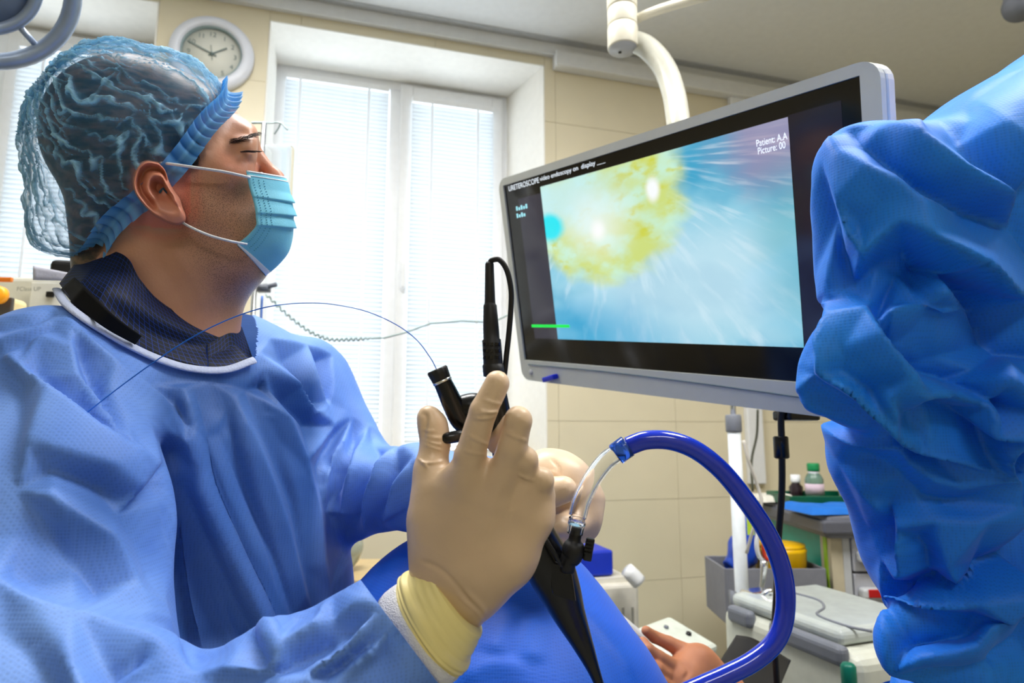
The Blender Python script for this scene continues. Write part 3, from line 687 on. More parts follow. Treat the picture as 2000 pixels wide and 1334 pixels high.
# ---- bouffant cap
CC = cp(311, 333, ZH); e1 = HX_*.71/KX+HY_*.70/KY; e2 = -HX_*.70/KX+HY_*.71/KY; e3 = -HR
nu, nv = 420, 130
U, T = np.meshgrid(np.arange(nu)/nu, np.linspace(0, 1, nv)); U = U.ravel(); T = T.ravel()
psi = U*2*pi
back = np.clip(-np.cos(psi), 0, 1)
rho = np.cos(T*pi/2)**.72; hgt = np.sin(T*pi/2)
bulge = 1+.07*np.sin(np.clip(T*2.2, 0, 1)*pi)+.26*back**1.5*np.exp(-((T-.22)/.20)**2)
neck_in = 1-.05*np.exp(-(T/.05)**2)
sq = lambda c_, e_: np.sign(c_)*np.abs(c_)**e_
xe_ = .84+.16*T
P0 = CC+(sq(np.cos(psi), xe_)*212*px2m*rho*bulge*neck_in)[:, None]*e1+(sq(np.sin(psi), xe_)*.090*rho*bulge*neck_in)[:, None]*e3+((hgt*252-10)*px2m)[:, None]*e2
pn = np.column_stack([np.cos(psi)*2.2, np.sin(psi)*2.2, T*5])
wob = vnoise(pn*.8, 11)*.030+vnoise(pn*2.6, 12)*.012+vnoise(pn*7, 13)*.006
zig = .010*np.abs(((T*9+vnoise(pn, 4)*.8) % 1)-.5)
ph = (U+wob*(1-.3*T)+zig)*38
r1 = np.exp(-((np.abs((ph % 1)-.5))/.10)**2)
ph2 = (U*1.03+wob*.8+.5+vnoise(pn*2.2, 21)*.03)*52
r2 = np.exp(-((np.abs((ph2 % 1)-.5))/.10)**2)*smooth01(vnoise(pn*A(2.5, 2.5, 1.2), 22)*1.4+.2)
ph3 = (T+vnoise(pn*2.6, 31)*.10)*9; r3 = np.exp(-((np.abs((ph3 % 1)-.5))/.06)**2)*smooth01(vnoise(pn*3.1, 32)*1.5)
ridge = np.clip(r1*np.clip(.75+.7*vnoise(pn*A(2.4, 2.4, 1.6), 7), 0, 1)+.8*r2+.7*r3, 0, 1)
keep = smooth01(T/.06)
W0 = toW(P0); Fc = []
for j in range(nv-1):
    for i in range(nu): k = (i+1) % nu; Fc.append((j*nu+i, (j+1)*nu+i, (j+1)*nu+k, j*nu+k))
Fc = np.array(Fc); Nc = vnormals(W0, Fc)
if (Nc*(W0-W0.mean(0))).sum() < 0: Nc = -Nc; Fc = Fc[:, ::-1]
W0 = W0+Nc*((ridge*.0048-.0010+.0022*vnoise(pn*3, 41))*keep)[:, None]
def capmat(name, lo, hi, a0, a1):
    m = bpy.data.materials.new(name); m.use_nodes = True; N, L, b = nodes(m)
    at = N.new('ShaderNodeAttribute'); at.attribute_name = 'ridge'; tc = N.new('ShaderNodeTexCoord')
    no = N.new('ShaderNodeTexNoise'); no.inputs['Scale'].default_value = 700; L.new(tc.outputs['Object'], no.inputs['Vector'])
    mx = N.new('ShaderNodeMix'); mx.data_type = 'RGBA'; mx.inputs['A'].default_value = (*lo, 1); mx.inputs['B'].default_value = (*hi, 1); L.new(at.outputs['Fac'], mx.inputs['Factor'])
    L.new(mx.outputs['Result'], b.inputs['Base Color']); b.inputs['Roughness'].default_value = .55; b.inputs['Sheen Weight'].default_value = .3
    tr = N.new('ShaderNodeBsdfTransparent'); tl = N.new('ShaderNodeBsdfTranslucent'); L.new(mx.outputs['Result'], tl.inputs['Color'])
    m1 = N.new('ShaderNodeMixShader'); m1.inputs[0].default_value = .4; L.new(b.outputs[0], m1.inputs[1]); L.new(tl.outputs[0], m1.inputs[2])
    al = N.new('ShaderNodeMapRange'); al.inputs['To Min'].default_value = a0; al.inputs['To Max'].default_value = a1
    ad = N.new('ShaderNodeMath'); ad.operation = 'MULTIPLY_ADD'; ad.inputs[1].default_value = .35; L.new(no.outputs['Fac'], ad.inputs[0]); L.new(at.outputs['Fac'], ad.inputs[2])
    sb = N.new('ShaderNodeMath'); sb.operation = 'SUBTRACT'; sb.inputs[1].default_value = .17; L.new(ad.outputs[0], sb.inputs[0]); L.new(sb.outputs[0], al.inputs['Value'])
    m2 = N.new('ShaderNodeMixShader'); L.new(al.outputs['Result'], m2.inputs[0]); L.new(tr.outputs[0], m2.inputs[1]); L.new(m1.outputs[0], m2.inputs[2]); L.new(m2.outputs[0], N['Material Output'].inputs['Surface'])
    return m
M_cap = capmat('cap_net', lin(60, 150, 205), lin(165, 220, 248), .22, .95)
M_band = capmat('cap_band', lin(40, 140, 230), lin(120, 195, 250), .72, .95)
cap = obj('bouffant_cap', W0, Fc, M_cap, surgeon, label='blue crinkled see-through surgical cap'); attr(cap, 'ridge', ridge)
# gathered elastic edge of the cap
nb, nw = 700, 14
def band(u, v):
    a = u*2*pi; pl = (a*58+1.2*np.sin(a*5)); s = (v-.5)
    flare = 1+.075*(2*s)**2+.022*np.sin(pl)*(.35+np.abs(2*s)*1.2)
    p = CC+(sq(np.cos(a), .74)*219*px2m*flare)[:, None]*e1+(sq(np.sin(a), .74)*.090*flare)[:, None]*e3+((-8-s*40+4*np.sin(a*7)+5*np.sin(a*3+1))*px2m)[:, None]*e2+(.0012*np.sin(pl+1.5))[:, None]*e1
    return toW(p)
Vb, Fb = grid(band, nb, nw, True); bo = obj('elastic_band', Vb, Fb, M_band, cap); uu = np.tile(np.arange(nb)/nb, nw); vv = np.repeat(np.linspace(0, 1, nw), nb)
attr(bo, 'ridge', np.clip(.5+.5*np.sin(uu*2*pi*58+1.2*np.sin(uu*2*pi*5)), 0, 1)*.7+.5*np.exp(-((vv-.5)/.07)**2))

# ---- mask
rows = np.array([(481, 333, 556, 346), (483, 345, 561, 358), (487, 365, 565, 378), (493, 385, 569, 396), (498, 405, 573, 412), (500, 425, 574, 428), (500, 441, 573, 446), (488, 456, 569, 470), (477, 466, 560, 494), (468, 473, 540, 518), (463, 478, 517, 538)], float)
rows = cat_rom(rows, 8); nR = len(rows); nC = 61; V = []
pleats = [(.30, 1), (.46, 1), (.60, 1)]
for j, (xe, ye, xf, yf) in enumerate(rows):
    t = j/(nR-1); st = 0
    for p0, s in pleats:
        d = t-p0
        if -.10 < d < 0: st = max(st, .0050*(1+d/.10))
    for i in range(nC):
        u = -1+2*i/(nC-1); g = 1-abs(u)**2.3; latw = .058-.010*t
        wr = .0012*sin(7*u+9*t)*g
        x0 = xe+(xf-xe)*g; y0 = ye+(yf-ye)*(1-u*u)
        f = (st*(.35+.65*g)+wr)/px2m
        V.append(cp(x0+f*.8*g**.5, y0+f*.25, ZH+u*latw-(.4*f*px2m if u < 0 else -.4*f*px2m)*(1-g)))
F = [(j*nC+i, j*nC+i+1, (j+1)*nC+i+1, (j+1)*nC+i) for j in range(nR-1) for i in range(nC-1)]
M_mask = mat('mask_cloth', lin(134, 218, 244), .6, var=.03, scale=40, bump=.2, bscale=900, trans=.15)
M_maskw = mat('mask_white', lin(235, 240, 245), .6, var=.03, bump=.2, bscale=900)
mask = obj('face_mask', toW(np.array(V)), F, M_mask, surgeon, label='light blue pleated face mask'); thick(mask, .0012, 0)
Vm = np.array(V).reshape(nR, nC, 3)
def strip(j0, j1, off):
    v = Vm[j0:j1].copy(); v[..., 0] += off*.8; v[..., 2] -= off*.6; n = j1-j0
    return toW(v.reshape(-1, 3)), [(j*nC+i, j*nC+i+1, (j+1)*nC+i+1, (j+1)*nC+i) for j in range(n-1) for i in range(nC-1)]
for j0, j1 in ((0, 3), (nR-4, nR)): thick(obj('edge_binding', *strip(j0, j1, .0007), M_maskw, mask), .0008, 0)
thick(obj('nose_strip', *strip(6, 8, .0007), M_maskw, mask), .0008, 0)
M_dot = mat('mask_emboss', lin(80, 165, 200), .6)
dots = []
for j in range(10, nR-8, 2):
    for i in (2, 4, 6):
        q = toW(Vm[j, i]+A(.0002, 0, -.0012)); dots.append(boxf(q, EX, EY, EZ, .0011, .0006, .0007))
obj('side_weld', *merge(*dots), M_dot, mask, smooth=False)
def loop(pts): return tube([toW(cp(*p)) for p in pts], .0021, 8, 6, squash=.6)
obj('ear_loop', *loop([(489, 347, .643), (440, 336, .630), (380, 327, .622), (322, 319, .622), (312, 322, .636)]), M_maskw, mask)
obj('ear_loop', *loop([(482, 477, .648), (450, 471, .636), (410, 460, .630), (375, 445, .627), (352, 432, .634)]), M_maskw, mask)

# ---- navy checked collar of the lead apron, with black strap, under the gown
M_chk = bpy.data.materials.new('checked_navy_cloth'); M_chk.use_nodes = True; Nn, L, b = nodes(M_chk)
tc = Nn.new('ShaderNodeUVMap'); br = Nn.new('ShaderNodeTexBrick'); br.offset = 0; br.inputs['Scale'].default_value = 1; br.inputs['Brick Width'].default_value = .0055; br.inputs['Row Height'].default_value = .0055; br.inputs['Mortar Size'].default_value = .00032
br.inputs['Color1'].default_value = (*lin(5, 13, 28), 1); br.inputs['Color2'].default_value = (*lin(8, 17, 34), 1); br.inputs['Mortar'].default_value = (*lin(14, 48, 125), 1)
L.new(tc.outputs[0], br.inputs['Vector']); L.new(br.outputs['Color'], b.inputs['Base Color']); b.inputs['Roughness'].default_value = .6; b.inputs['Specular IOR Level'].default_value = .25
def sheet(name, T_, B_, zt, zb, m, parent, nu=60, nv=24, fold=None, t=.003):
    T_ = cat_rom(T_, 12); B_ = cat_rom(B_, 12)
    def sample(c, u):
        f = u*(len(c)-1); i = np.minimum(f.astype(int), len(c)-2); w_ = (f-i)[:, None]; return c[i]*(1-w_)+c[i+1]*w_
    def fn(u, v):
        a = sample(T_, u); bb = sample(B_, u); q = a*(1-v[:, None])+bb*v[:, None]; z = zt(u)*(1-v)+zb(u)*v
        if fold is not None: z = z+fold(u, v)
        return toW(np.column_stack([(q[:, 0]-1000)/FPX*z, (667-q[:, 1])/FPX*z, z]))
    V, F = grid(fn, nu, nv); o = obj(name, V, F, m, parent); G = V.reshape(nv, nu, 3)
    du = np.zeros((nv, nu)); dv = np.zeros((nv, nu)); du[:, 1:] = np.cumsum(np.linalg.norm(np.diff(G, axis=1), axis=2), 1).mean(0); dv[1:] = np.cumsum(np.linalg.norm(np.diff(G, axis=0), axis=2), 0)
    uv = o.data.uv_layers.new(name='UVMap'); li = np.empty(len(o.data.loops), int); o.data.loops.foreach_get('vertex_index', li)
    uv.data.foreach_set('uv', np.column_stack([du.ravel(), dv.ravel()])[li].ravel()); thick(o, t, 0); return o
col = sheet('apron_collar', [(172, 486), (215, 490), (250, 505), (272, 545), (305, 585), (360, 620), (416, 634)], [(118, 556), (150, 600), (225, 655), (320, 700), (420, 722), (492, 706)],
            lambda u: .70-.082*np.sin(pi*np.clip(u*.86+.10, 0, 1)), lambda u: np.interp(u, np.linspace(0, 1, 8), nbz)+.008, M_chk, surgeon, 70, 26, lambda u, v: .006*np.sin(v*7+u*4)*np.sin(pi*v))
tag(col, 'dark navy checked high collar of an apron')
sheet('collar_flap', [(400, 640), (422, 622), (440, 602), (455, 622), (470, 640)], [(405, 722), (430, 722), (455, 720), (478, 714), (493, 704)], lambda u: .675+.06*u, lambda u: .635+.07*u, M_chk, col, 30, 20)
sheet('collar_far_side', [(172, 486), (240, 520), (330, 590), (400, 600), (440, 602)], [(150, 560), (240, 640), (330, 690), (420, 700), (470, 660)], lambda u: .70+.078*np.sin(pi*np.clip(u*.9+.05, 0, 1)), lambda u: .70+.10*np.sin(pi*np.clip(u*.9+.05, 0, 1)), M_chk, col, 40, 12)
sheet('strap', [(148, 543), (175, 570), (225, 618), (275, 655)], [(122, 566), (150, 598), (205, 640), (262, 672)], lambda u: np.interp(u*.45+.02, np.linspace(0, 1, 8), nbz)+.001, lambda u: np.interp(u*.45+.02, np.linspace(0, 1, 8), nbz)-.001, mat('strap_black', lin(9, 10, 13), .75, spec=.2), col, 30, 8)
# white neck binding of the gown
nb_ = [(*q, zz-.002) for q, zz in zip(nbp, nbz)]
Vn, Fn = tube([toW(cp(*q)) for q in nb_], .0044, 10, 8, squash=.5)
M_bind = mat('neck_binding_cloth', lin(190, 200, 228), .7, bump=.4, bscale=500)
obj('neck_binding', Vn, Fn, M_bind, gown, label='white neckline binding')

# ================================================================ GLOVED HANDS
M_glove = mat('latex_glove', lin(220, 191, 158), .36, var=.13, scale=11, bump=.08, bscale=260, spec=.45)
M_glovey = mat('latex_cuff', lin(248, 232, 158), .45, var=.04, scale=20)
M_knit = mat('knit_cuff', lin(240, 240, 244), .9, var=.03, scale=200, bump=.9, bscale=900)
DZ = A(0, 0, 1)
def eloft(rings, n=48, wob=None):
    V = []; F = []
    for k, (x, y, z, hw, nx, ny, hd) in enumerate(rings):
        c = cp(x, y, z); wv = A(nx, -ny, 0); a = np.arange(n)/n*2*pi; m = hw*z/FPX
        s = np.ones(n) if wob is None else wob(k, a)
        V.append(c+(np.cos(a)*m*s)[:, None]*wv+(np.sin(a)*hd*s)[:, None]*DZ)
    for i in range(len(rings)-1):
        for j in range(n): k = (j+1) % n; F.append((i*n+j, (i+1)*n+j, (i+1)*n+k, i*n+k))
    F += [tuple(range(n)), tuple(range((len(rings)-1)*n, len(rings)*n))[::-1]]
    return toW(np.vstack(V)), F
hand = [
    pc((872, 1180, .447, 78), (915, 1075, .437, 98), .012, (DZ, .42)), pc((915, 1075, .437, 98), (936, 990, .432, 88), .02, (DZ, .38)),
    pc((858, 1120, .443, 34), (842, 1010, .442, 34), .016), pc((842, 1010, .442, 34), (845, 950, .444, 34), .016),
    pc((890, 1110, .437, 42), (912, 932, .429, 34), .014), pc((925, 1100, .433, 42), (976, 940, .427, 32), .014), pc((950, 1110, .434, 40), (1022, 955, .431, 28), .012),
    pc((925, 1165, .44, 44), (998, 1085, .437, 44), .014), pc((998, 1085, .437, 44), (1042, 1010, .437, 34), .014), pc((1042, 1010, .437, 34), (1056, 965, .437, 27), .012),
]
hand += chain([(912, 932, .429, 34), (918, 890, .425, 31)], .005)+chain([(918, 890, .425, 31), (944, 803, .420, 26.5), (971, 748, .422, 25)], .0022)
hand += chain([(978, 938, .427, 31), (1000, 876, .421, 29)], .004)+chain([(1000, 876, .421, 29), (1012, 821, .419, 26.5), (1004, 830, .448, 25), (972, 866, .472, 22)], .0022)
hand += chain([(1028, 940, .431, 27), (1025, 898, .424, 24.5), (1003, 902, .450, 23), (975, 915, .472, 20)], .0025)
hand += chain([(1056, 965, .437, 26), (1057, 938, .430, 25), (1038, 945, .456, 21), (1005, 950, .475, 18)], .0025)
hand += chain([(845, 960, .446, 36), (842, 915, .450, 30), (850, 864, .455, 25.5), (845, 830, .457, 24), (837, 812, .457, 20)], .008)
V, F, N = surf(hand, .00105, .006); V = relax(V, F, 2); N = vnormals(V, F)
cr = []
for (a, b_) in (((915, 850), (962, 872)), ((925, 818), (972, 812)), ((928, 808), (975, 800)), ((934, 800), (978, 806)), ((944, 780), (984, 790)), ((906, 880), (950, 888)), ((983, 842), (1030, 862)), ((1000, 800), (985, 830)),
                ((826, 858), (870, 870)), ((827, 866), (868, 880)), ((826, 850), (866, 856)), ((822, 838), (850, 842)), ((820, 905), (868, 900)), ((1010, 925), (1046, 940)), ((985, 812), (1005, 800))):
    cr.append(([a, ((a[0]+b_[0])/2, (a[1]+b_[1])/2+2), b_], 3.0, .0010))
cr += [([(822, 805), (832, 815), (828, 840), (826, 860)], 5, -.0018), ([(815, 895), (828, 905), (835, 914)], 2.5, .0014), ([(900, 985), (910, 940), (908, 900)], 22, .0016), ([(960, 1010), (975, 960), (985, 915)], 16, .0018), ([(1000, 1020), (1020, 975), (1032, 945)], 12, .0014),
       ([(940, 940), (945, 900), (950, 885)], 12, -.0016), ([(1000, 960), (1012, 930)], 9, -.0016), ([(900, 1020), (910, 1010), (920, 1012)], 2, .0005), ([(938, 1075), (944, 1078), (952, 1066)], 2, .0006),
       ([(820, 1095), (870, 1120), (935, 1200)], 5, -.0012), ([(905, 1150), (940, 1185), (948, 1200)], 5, .0013), ([(890, 1160), (930, 1195), (945, 1215)], 4, .0010)]
for i in range(6):
    xx = 920+i*14; cr.append(([(xx, 1040-8*i+30), (xx+14, 1010-6*i+20), (xx+24, 1005-6*i+14)], 2.2, .00035))
V, _ = folds(V, N, cr)
V = V+N*(vnoise(V*70, 5)*.0004)[:, None]
glove = obj('glove', V, F, M_glove, surgeon, label='cream latex glove on the near hand')
ux, uy = .596, .803
rings = []; prof = [(0, 101), (.05, 106), (.11, 104), (.15, 110), (.19, 106), (.24, 112), (.30, 108), (.36, 108), (.42, 102), (.55, 100), (.75, 95), (.95, 91), (1, 89), (1.0, 86)]
for t in np.linspace(0, 1, 56):
    hw = np.interp(t, [q[0] for q in prof[:-1]], [q[1] for q in prof[:-1]])+(2.2*sin(t*46)*max(0, 1-abs(t-.22)/.24)); rings.append((835+54*t, 1230-68*t, .4425+.002*t, hw, ux, uy, hw*.445/FPX*.80))
cf = obj('glove_cuff', *eloft(rings, 64, lambda k, a: 1+.010*np.sin(a*3+k*.16+1)*np.sin(k*.5)+.006*np.sin(a*7-k*.22)*(k < 34)), M_glovey, glove, label='yellow rolled glove cuff')
rings = [(800+40*t, 1255-28*t, .442, hw, ux, uy, hw*.44/FPX*.82) for t, hw in ((0, 102), (.3, 106), (.6, 107), (.85, 107), (.97, 104), (1, 98))]
obj('knit_cuff', *eloft(rings, 64, lambda k, a: 1+.004*np.sin(a*40)), M_knit, gown, label='white knitted cuff')
# far hand, curled round the scope
h2 = [pc((985, 955, .645, 52), (1070, 945, .625, 56), .02), pc((1075, 945, .62, 52), (1125, 985, .612, 52), .02), pc((1070, 935, .622, 42), (1108, 938, .618, 44), .02),
      pc((1128, 985, .612, 50), (1135, 1020, .605, 32), .012)]
h2 += chain([(1040, 968, .585, 30), (1075, 962, .575, 27), (1101, 956, .572, 26)], .006)
h2 += chain([(1140, 1010, .60, 34), (1120, 1024, .585, 25), (1090, 1026, .575, 21)], .006) + chain([(1140, 1030, .605, 28), (1118, 1048, .592, 20), (1086, 1050, .582, 17)], .006)
V, F, N = surf(h2, .0019, .01); V = relax(V, F, 2); N = vnormals(V, F)
V, _ = folds(V, N, [([(1075, 895), (1092, 915), (1092, 935)], 3, -.0012), ([(1070, 920), (1085, 925), (1092, 935)], 2.5, .0008), ([(1126, 945), (1118, 962)], 2, .0012), ([(1130, 952), (1120, 972)], 2, .001), ([(1075, 1018), (1095, 1012), (1112, 1020)], 4, -.001)])
V = V+N*(vnoise(V*60, 9)*.0005)[:, None]
obj('glove', V, F, M_glove, surgeon, label='cream latex glove on the far hand')

# ================================================================ THE SCOPE
def pt(pts, n=16, sm=6, rs=None, **kw): return tube([P(q[0], q[1], q[2]) for q in pts], [q[3]*q[2]/FPX for q in pts], n, sm, **kw)
scope = thing('endoscope', P(1170, 1330, .50), 'black endoscope handle gripped in the near gloved hand', 'endoscope')
obj('handle', *pt([(966, 738, .470, 18), (970, 770, .470, 20), (978, 830, .472, 25), (1000, 930, .478, 30), (1040, 1040, .490, 42), (1072, 1105, .496, 47), (1092, 1150, .499, 42), (1112, 1200, .50, 32), (1140, 1262, .50, 20), (1168, 1330, .503, 10), (1205, 1430, .51, 6)], 28), M_black, scope)
ridge_ = tube([P(1065, 1050, .470), P(1085, 1085, .470), P(1098, 1108, .472)], [.0012, .0016, .0012], 8); obj('handle_ridge', *ridge_, M_blackr, scope)
obj('working_channel', *pt([(862, 741, .462, 17.5), (872, 762, .463, 19), (886, 792, .465, 21), (905, 822, .468, 23), (935, 835, .470, 20), (968, 845, .472, 18)], 24), M_black, scope)
obj('channel_arm', *pt([(886, 800, .467, 15), (900, 797, .469, 25), (925, 799, .471, 32), (965, 806, .473, 28)], 20), M_black, scope)
ax = P(846, 705, .462)-P(862, 741, .462)
def cap_fn():
    V, F = lathe([(.0060, 0), (.0070, .0005), (.0072, .008), (.0064, .0092), (.0015, .0092)], P(863, 743, .462), ax, 48)
    c = P(863, 743, .462); a = nrm(ax); q = V-c; h = q@a; r = q-h[:, None]*a; ang = np.arange(len(V)) % 48
    return c+h[:, None]*a+r*np.where((ang % 4 < 2) & (h > .002), 1.09, 1)[:, None], F
obj('port_cap', *cap_fn(), M_blackr, scope); obj('port_ring', *lathe([(.0069, 0), (.0073, .0004), (.0073, .0018), (.0067, .002)], P(865, 747, .462), ax, 32), M_chrome, scope, label='thin bright metal ring')
obj('thumb_lever', *merge(pt([(864, 855, .452, 6), (872, 856, .449, 11), (898, 851, .452, 12), (930, 842, .465, 14)], 14), pt([(872, 838, .461, 6), (864, 848, .458, 7), (872, 858, .452, 7)], 12)), M_black, scope)
con = obj('cable_plug', *pt([(957, 512, .468, 7), (956, 516, .468, 8.5), (957, 590, .468, 10.5), (957, 594, .468, 11), (957, 596, .468, 13), (959, 640, .469, 15.5), (960, 662, .469, 16), (960, 664, .469, 18.5), (963, 708, .470, 19), (963, 711, .470, 19), (963, 713, .470, 21), (965, 733, .470, 21), (965, 736, .470, 18)], 24, 1), M_blackr, scope)
kn = []
for j in range(3):
    for i in range(5):
        a_ = -1.0+i*.5; kn.append(boxf(P(960.5+sin(a_)*18.6, 672+j*13, .469-cos(a_)*.0070), EX*cos(a_)+EY*sin(a_), EY, EZ, .0022, .0012, .0022))
obj('grip_ribs', *merge(*kn), M_black, con, smooth=False)
obj('camera_cable', *pt([(957, 513, .468, 5.5), (962, 508, .467, 5.5), (976, 508, .466, 5.5), (990, 528, .466, 5.5), (998, 565, .467, 5.5), (998, 600, .468, 5.5), (994, 650, .470, 5.5), (987, 715, .473, 5.5), (984, 760, .485, 5.5), (990, 850, .50, 5.5)], 12), M_blackr, scope)
# socket and stopcock on the scope's side
bevel(obj('side_socket', *boxf(P(1096, 1128, .484), nrm(P(1118, 1110, .484)-P(1078, 1098, .484)), nrm(np.cross(P(1118, 1110, .484)-P(1078, 1098, .484), P(1100, 1180, .484)-P(1096, 1110, .484))), nrm(P(1088, 1100, .484)-P(1100, 1180, .484)), .0190, .014, .028), M_black, scope, smooth=False), .002)
stop = obj('stopcock', *merge(pt([(1108, 1116, .478, 14), (1110, 1095, .478, 17), (1116, 1088, .478, 20), (1120, 1075, .478, 23), (1121, 1063, .478, 20), (1122, 1055, .478, 13), (1124, 1046, .478, 12), (1127, 1030, .478, 11)], 20, 3), pt([(1120, 1076, .478, 8), (1140, 1083, .474, 7)], 12, 0)), M_blackr, scope)
dl = nrm(P(1153, 1052, .474)-P(1146, 1094, .474)); bevel(obj('stopcock_lever', *boxf(P(1150, 1073, .474), nrm(np.cross(dl, EY)), EY, dl, .0062, .0055, .0172), M_blackr, stop, smooth=False), .001)
obj('lever_ribs', *merge(*[boxf(P(1150.5-.9*i, 1060+7*i, .4705), nrm(np.cross(dl, EY)), EY, dl, .0056, .0012, .0012) for i in range(4)]), M_black, stop, smooth=False)

# ---- irrigation tubing
M_blue = bpy.data.materials.new('blue_pvc'); M_blue.use_nodes = True; Nn, L, b = nodes(M_blue)
tcx = Nn.new('ShaderNodeTexCoord'); nx_ = Nn.new('ShaderNodeTexNoise'); nx_.inputs['Scale'].default_value = 40; L.new(tcx.outputs['Object'], nx_.inputs['Vector'])
rp = Nn.new('ShaderNodeValToRGB'); rp.color_ramp.elements[0].color = (*lin(8, 40, 190), 1); rp.color_ramp.elements[1].color = (*lin(16, 58, 214), 1); L.new(nx_.outputs['Fac'], rp.inputs['Fac']); L.new(rp.outputs['Color'], b.inputs['Base Color'])
b.inputs['Roughness'].default_value = .15; b.inputs['Coat Weight'].default_value = .4
M_clear = mat('clear_pvc', (.97, .98, 1), .04, var=.01, transmission=1, ior=1.30, spec=.6)
M_clearb = mat('clear_blue_pvc', lin(60, 110, 235), .06, var=.02, transmission=.75, ior=1.3)
tubeset = thing('irrigation_tube', P(1400, 1330, .47), 'looping irrigation tube, clear at the stopcock then shiny blue', 'tube')
path = [(1226, 872), (1262, 860), (1310, 861), (1360, 880), (1410, 920), (1455, 975), (1495, 1035), (1522, 1095), (1534, 1155), (1530, 1215), (1510, 1258), (1470, 1292), (1420, 1318), (1370, 1340), (1300, 1372), (1220, 1420)]
obj('blue_tube', *pt([(x_, y_, .475-.035*i/15, 18.5) for i, (x_, y_) in enumerate(path)], 24, 8), M_blue, tubeset)
obj('joint_collar', *pt([(1203, 887, .476, 20), (1203.2, 886.8, .476, 22), (1226, 871, .475, 22), (1226.3, 870.8, .475, 20)], 24, 1), M_clearb, tubeset, label='translucent blue joint collar')
cpath = [(1128, 1008), (1137, 975), (1157, 935), (1182, 902), (1208, 882)]
def hollow(pts, r0, r1, n=24):
    a = pt([(*q, .477, r0) for q in pts], n, 8, caps=False); b_ = pt([(*q, .477, r1) for q in pts], n, 8, caps=False); return merge(a, (b_[0], [f[::-1] for f in b_[1]]))
obj('clear_tube', *hollow(cpath, 18, 13.5), M_clear, tubeset, label='clear plastic tube section')
obj('luer_connector', *merge(hollow([(1123, 1042), (1125, 1030), (1127, 1012)], 16, 11.5), pt([(1126.3, 1024, .477, 17.5), (1127, 1019, .477, 17.5)], 24, 0)), M_clear, tubeset, label='clear threaded connector')
# ---- guide wire
M_wire = mat('blue_wire', lin(30, 110, 215), .3, var=.05)
wirepts = [(853, 722, .462), (840, 698, .463), (812, 662, .466), (770, 632, .472), (715, 608, .48), (660, 596, .488), (620, 592, .494), (560, 594, .502), (500, 605, .508), (430, 631, .512), (360, 668, .512), (280, 722, .507), (200, 782, .497), (120, 848, .48), (40, 925, .462), (-40, 1010, .445)]
tag(obj('guide_wire', *tube([P(*q) for q in wirepts], [.00038]*8+[.0005]*8, 8, 8), M_wire), 'thin blue guide wire arching from the scope port across the surgeon’s chest', 'wire')

# ================================================================ ASSISTANT'S GOWNED ARM (right foreground) AND DRAPE
assistant = thing('person', P(2000, 1330, .60)*A(1, 1, 0), 'assistant in bright blue gown seen only as a bulky bent sleeve', 'person')
pr = [
    pc((2130, 330, .64, 270), (1790, 410, .53, 150), .03), pc((1790, 410, .53, 150), (1735, 400, .515, 125), .02), pc((1735, 395, .515, 118), (1745, 520, .515, 128), .02), pc((1735, 330, .515, 55), (1665, 320, .512, 50), .02),
    pc((1665, 330, .512, 48), (1672, 560, .512, 46), .02), pc((1745, 520, .52, 120), (2100, 560, .62, 220), .03),
    pc((1690, 715, .50, 118), (1620, 740, .498, 58), .012), pc((1690, 715, .50, 120), (1850, 740, .52, 150), .015), pc((1850, 740, .52, 150), (2120, 740, .60, 230), .02),
    pc((1770, 880, .545, 140), (1850, 1050, .55, 150), .02), pc((1850, 1050, .55, 150), (1905, 1150, .55, 150), .02), pc((2000, 950, .60, 260), (2080, 1150, .60, 260), .03),
    pc((1850, 1265, .515, 100), (1800, 1265, .51, 68), .010), pc((1860, 1260, .52, 105), (2050, 1240, .56, 180), .015), pc((1870, 1400, .55, 110), (2060, 1450, .58, 250), .02),
]
V, F, N = surf(pr, .0030); V = relax(V, F, 2); N = vnormals(V, F)
